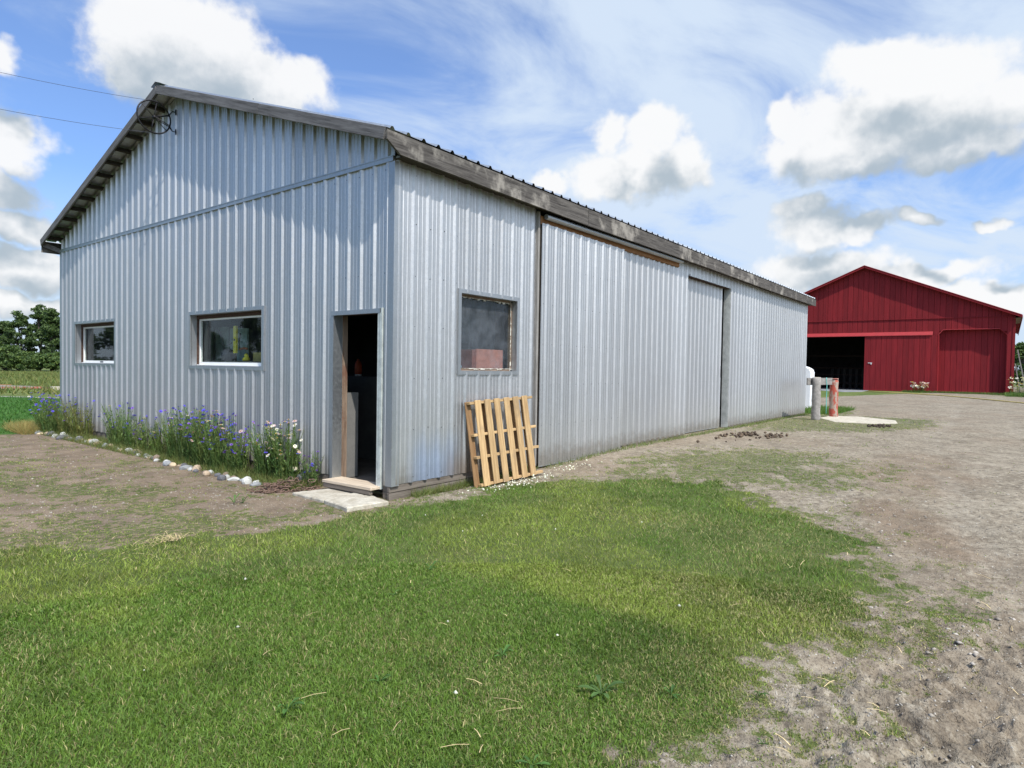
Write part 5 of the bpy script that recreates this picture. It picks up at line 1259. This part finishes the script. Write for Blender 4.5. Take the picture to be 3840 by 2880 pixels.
def scatter(n, r0_, r1_, p, cond):
    x, y, q = sample(n, r0_, r1_, p); k = cond(x, y); inb = (x > -.08) & (x < L+.1) & (y > -.06) & (y < W+.1); k &= ~inb; return np.stack([x[k], y[k]], 1)
bare = lambda x, y: masks(x, y)[0] < .35
tiny('pebbles', scatter(12000, 2.3, 9, 1.2, bare), .0055, [(.27, .24, .20), (.36, .33, .28), (.19, .165, .14), (.40, .37, .32)], 'small pebbles strewn over the bare ground', 'pebbles', M_STONE, seed=4)
tiny('pebbles', scatter(2000, 2.3, 12, 1.2, bare), .0095, [(.27, .235, .19), (.32, .285, .235), (.18, .155, .125)], 'larger loose stones on the bare ground', 'pebbles', M_STONE, squash=.6, seed=14)
tiny('pebbles', scatter(5000, 8, 28, 1.4, bare), .014, [(.29, .26, .22), (.36, .33, .28), (.2, .18, .15)], 'gravel down the yard', 'pebbles', M_STONE, squash=.5, seed=5)
tiny('dirt_clods', scatter(3800, 2.3, 8, 1.1, lambda x, y: bare(x, y) & (y < 0) & (fbm(x, y, 1.1, 3, .5, 51) > .5)), .014, [(.30, .265, .22), (.22, .19, .155), (.40, .36, .31)], 'dried mud clods in the foreground dirt', 'dirt', M_STONE, squash=.5, seed=6)
r = np.random.default_rng(77)
tiny('clover_flowers', np.concatenate([np.stack([r.normal(1.75, .42, 120), r.normal(-.62, .10, 120)], 1), np.stack([r.normal(3.05, .3, 40), r.normal(-.55, .12, 40)], 1)]), .011, [(.78, .76, .68)], 'white clover blooms in the grass at the pallet foot', 'clover', M_PETAL, squash=1, seed=8, zoff=.045, hj=.03)
x, y, q = sample(26, 2.6, 8, 1.0); k = masks(x, y)[1] > .9
tiny('clover_flowers', np.stack([x[k], y[k]], 1), .008, [(.62, .62, .52), (.66, .65, .58)], 'scattered small clover blooms in the lawn', 'clover', M_PETAL, squash=1, seed=9, zoff=.04)
mp = np.concatenate([np.stack([r.normal(9.9, .35, 70), r.normal(-.95, .13, 70)], 1), np.stack([r.normal(10.1, .3, 50), r.normal(-1.55, .12, 50)], 1), np.stack([r.normal(9.0, .8, 12), r.normal(-.9, .3, 12)], 1)])
o = tiny('manure', mp, .035, [(.055, .038, .026), (.10, .07, .045)], 'dark manure clods on the gravel by the second sliding door', 'manure', M_STONE, seed=10, hj=.04)
mp = np.stack([r.normal(15.2, .30, 60), r.normal(-3.0, .13, 60)], 1)
tiny('manure', mp, .04, [(.05, .035, .025)], 'dark manure heap at the grass edge near the concrete pad', 'manure', M_STONE, seed=11, hj=.04)
# straw
def straw():
    r = np.random.default_rng(5); V = []; F = []; C = []
    cx_, cy_ = gpt(365, 1172); pts = [(r.normal(cx_, .09), r.normal(cy_, .07)) for _ in range(70)]
    pts += [(r.normal(cx_-.3, .4), r.normal(cy_-.1, .25)) for _ in range(40)]; pts += [gpt(r.uniform(500, 1900), r.uniform(1150, 1640)) for _ in range(26)]; pts += [gpt(r.uniform(1700, 2200), r.uniform(1200, 1640)) for _ in range(26)]
    for x, y in pts:
        a = r.uniform(0, 6.28); l = r.uniform(.04, .13); d = np.array([math.cos(a), math.sin(a), r.uniform(-.05, .12)])*l; s = np.array([-math.sin(a), math.cos(a), 0])*.0018; z = float(height(np.array([x]), np.array([y]))[0])+.03
        p = np.array([x, y, z]); b = len(V); m = p+d*.5+np.array([0, 0, .006]); V += [p-s, p+s, m+s, m-s, p+d-s, p+d+s]; F += [(b, b+1, b+2, b+3), (b+3, b+2, b+5, b+4)]; C += [np.array((.62, .48, .25))*r.uniform(.6, 1.2)]*6
    o = np_mesh('straw', np.array(V), np.array(F), M_STONE, tint=np.array(C)); tag(o, 'pale straw wisps on the lawn edge and dirt', 'straw', kind='stuff')
straw()
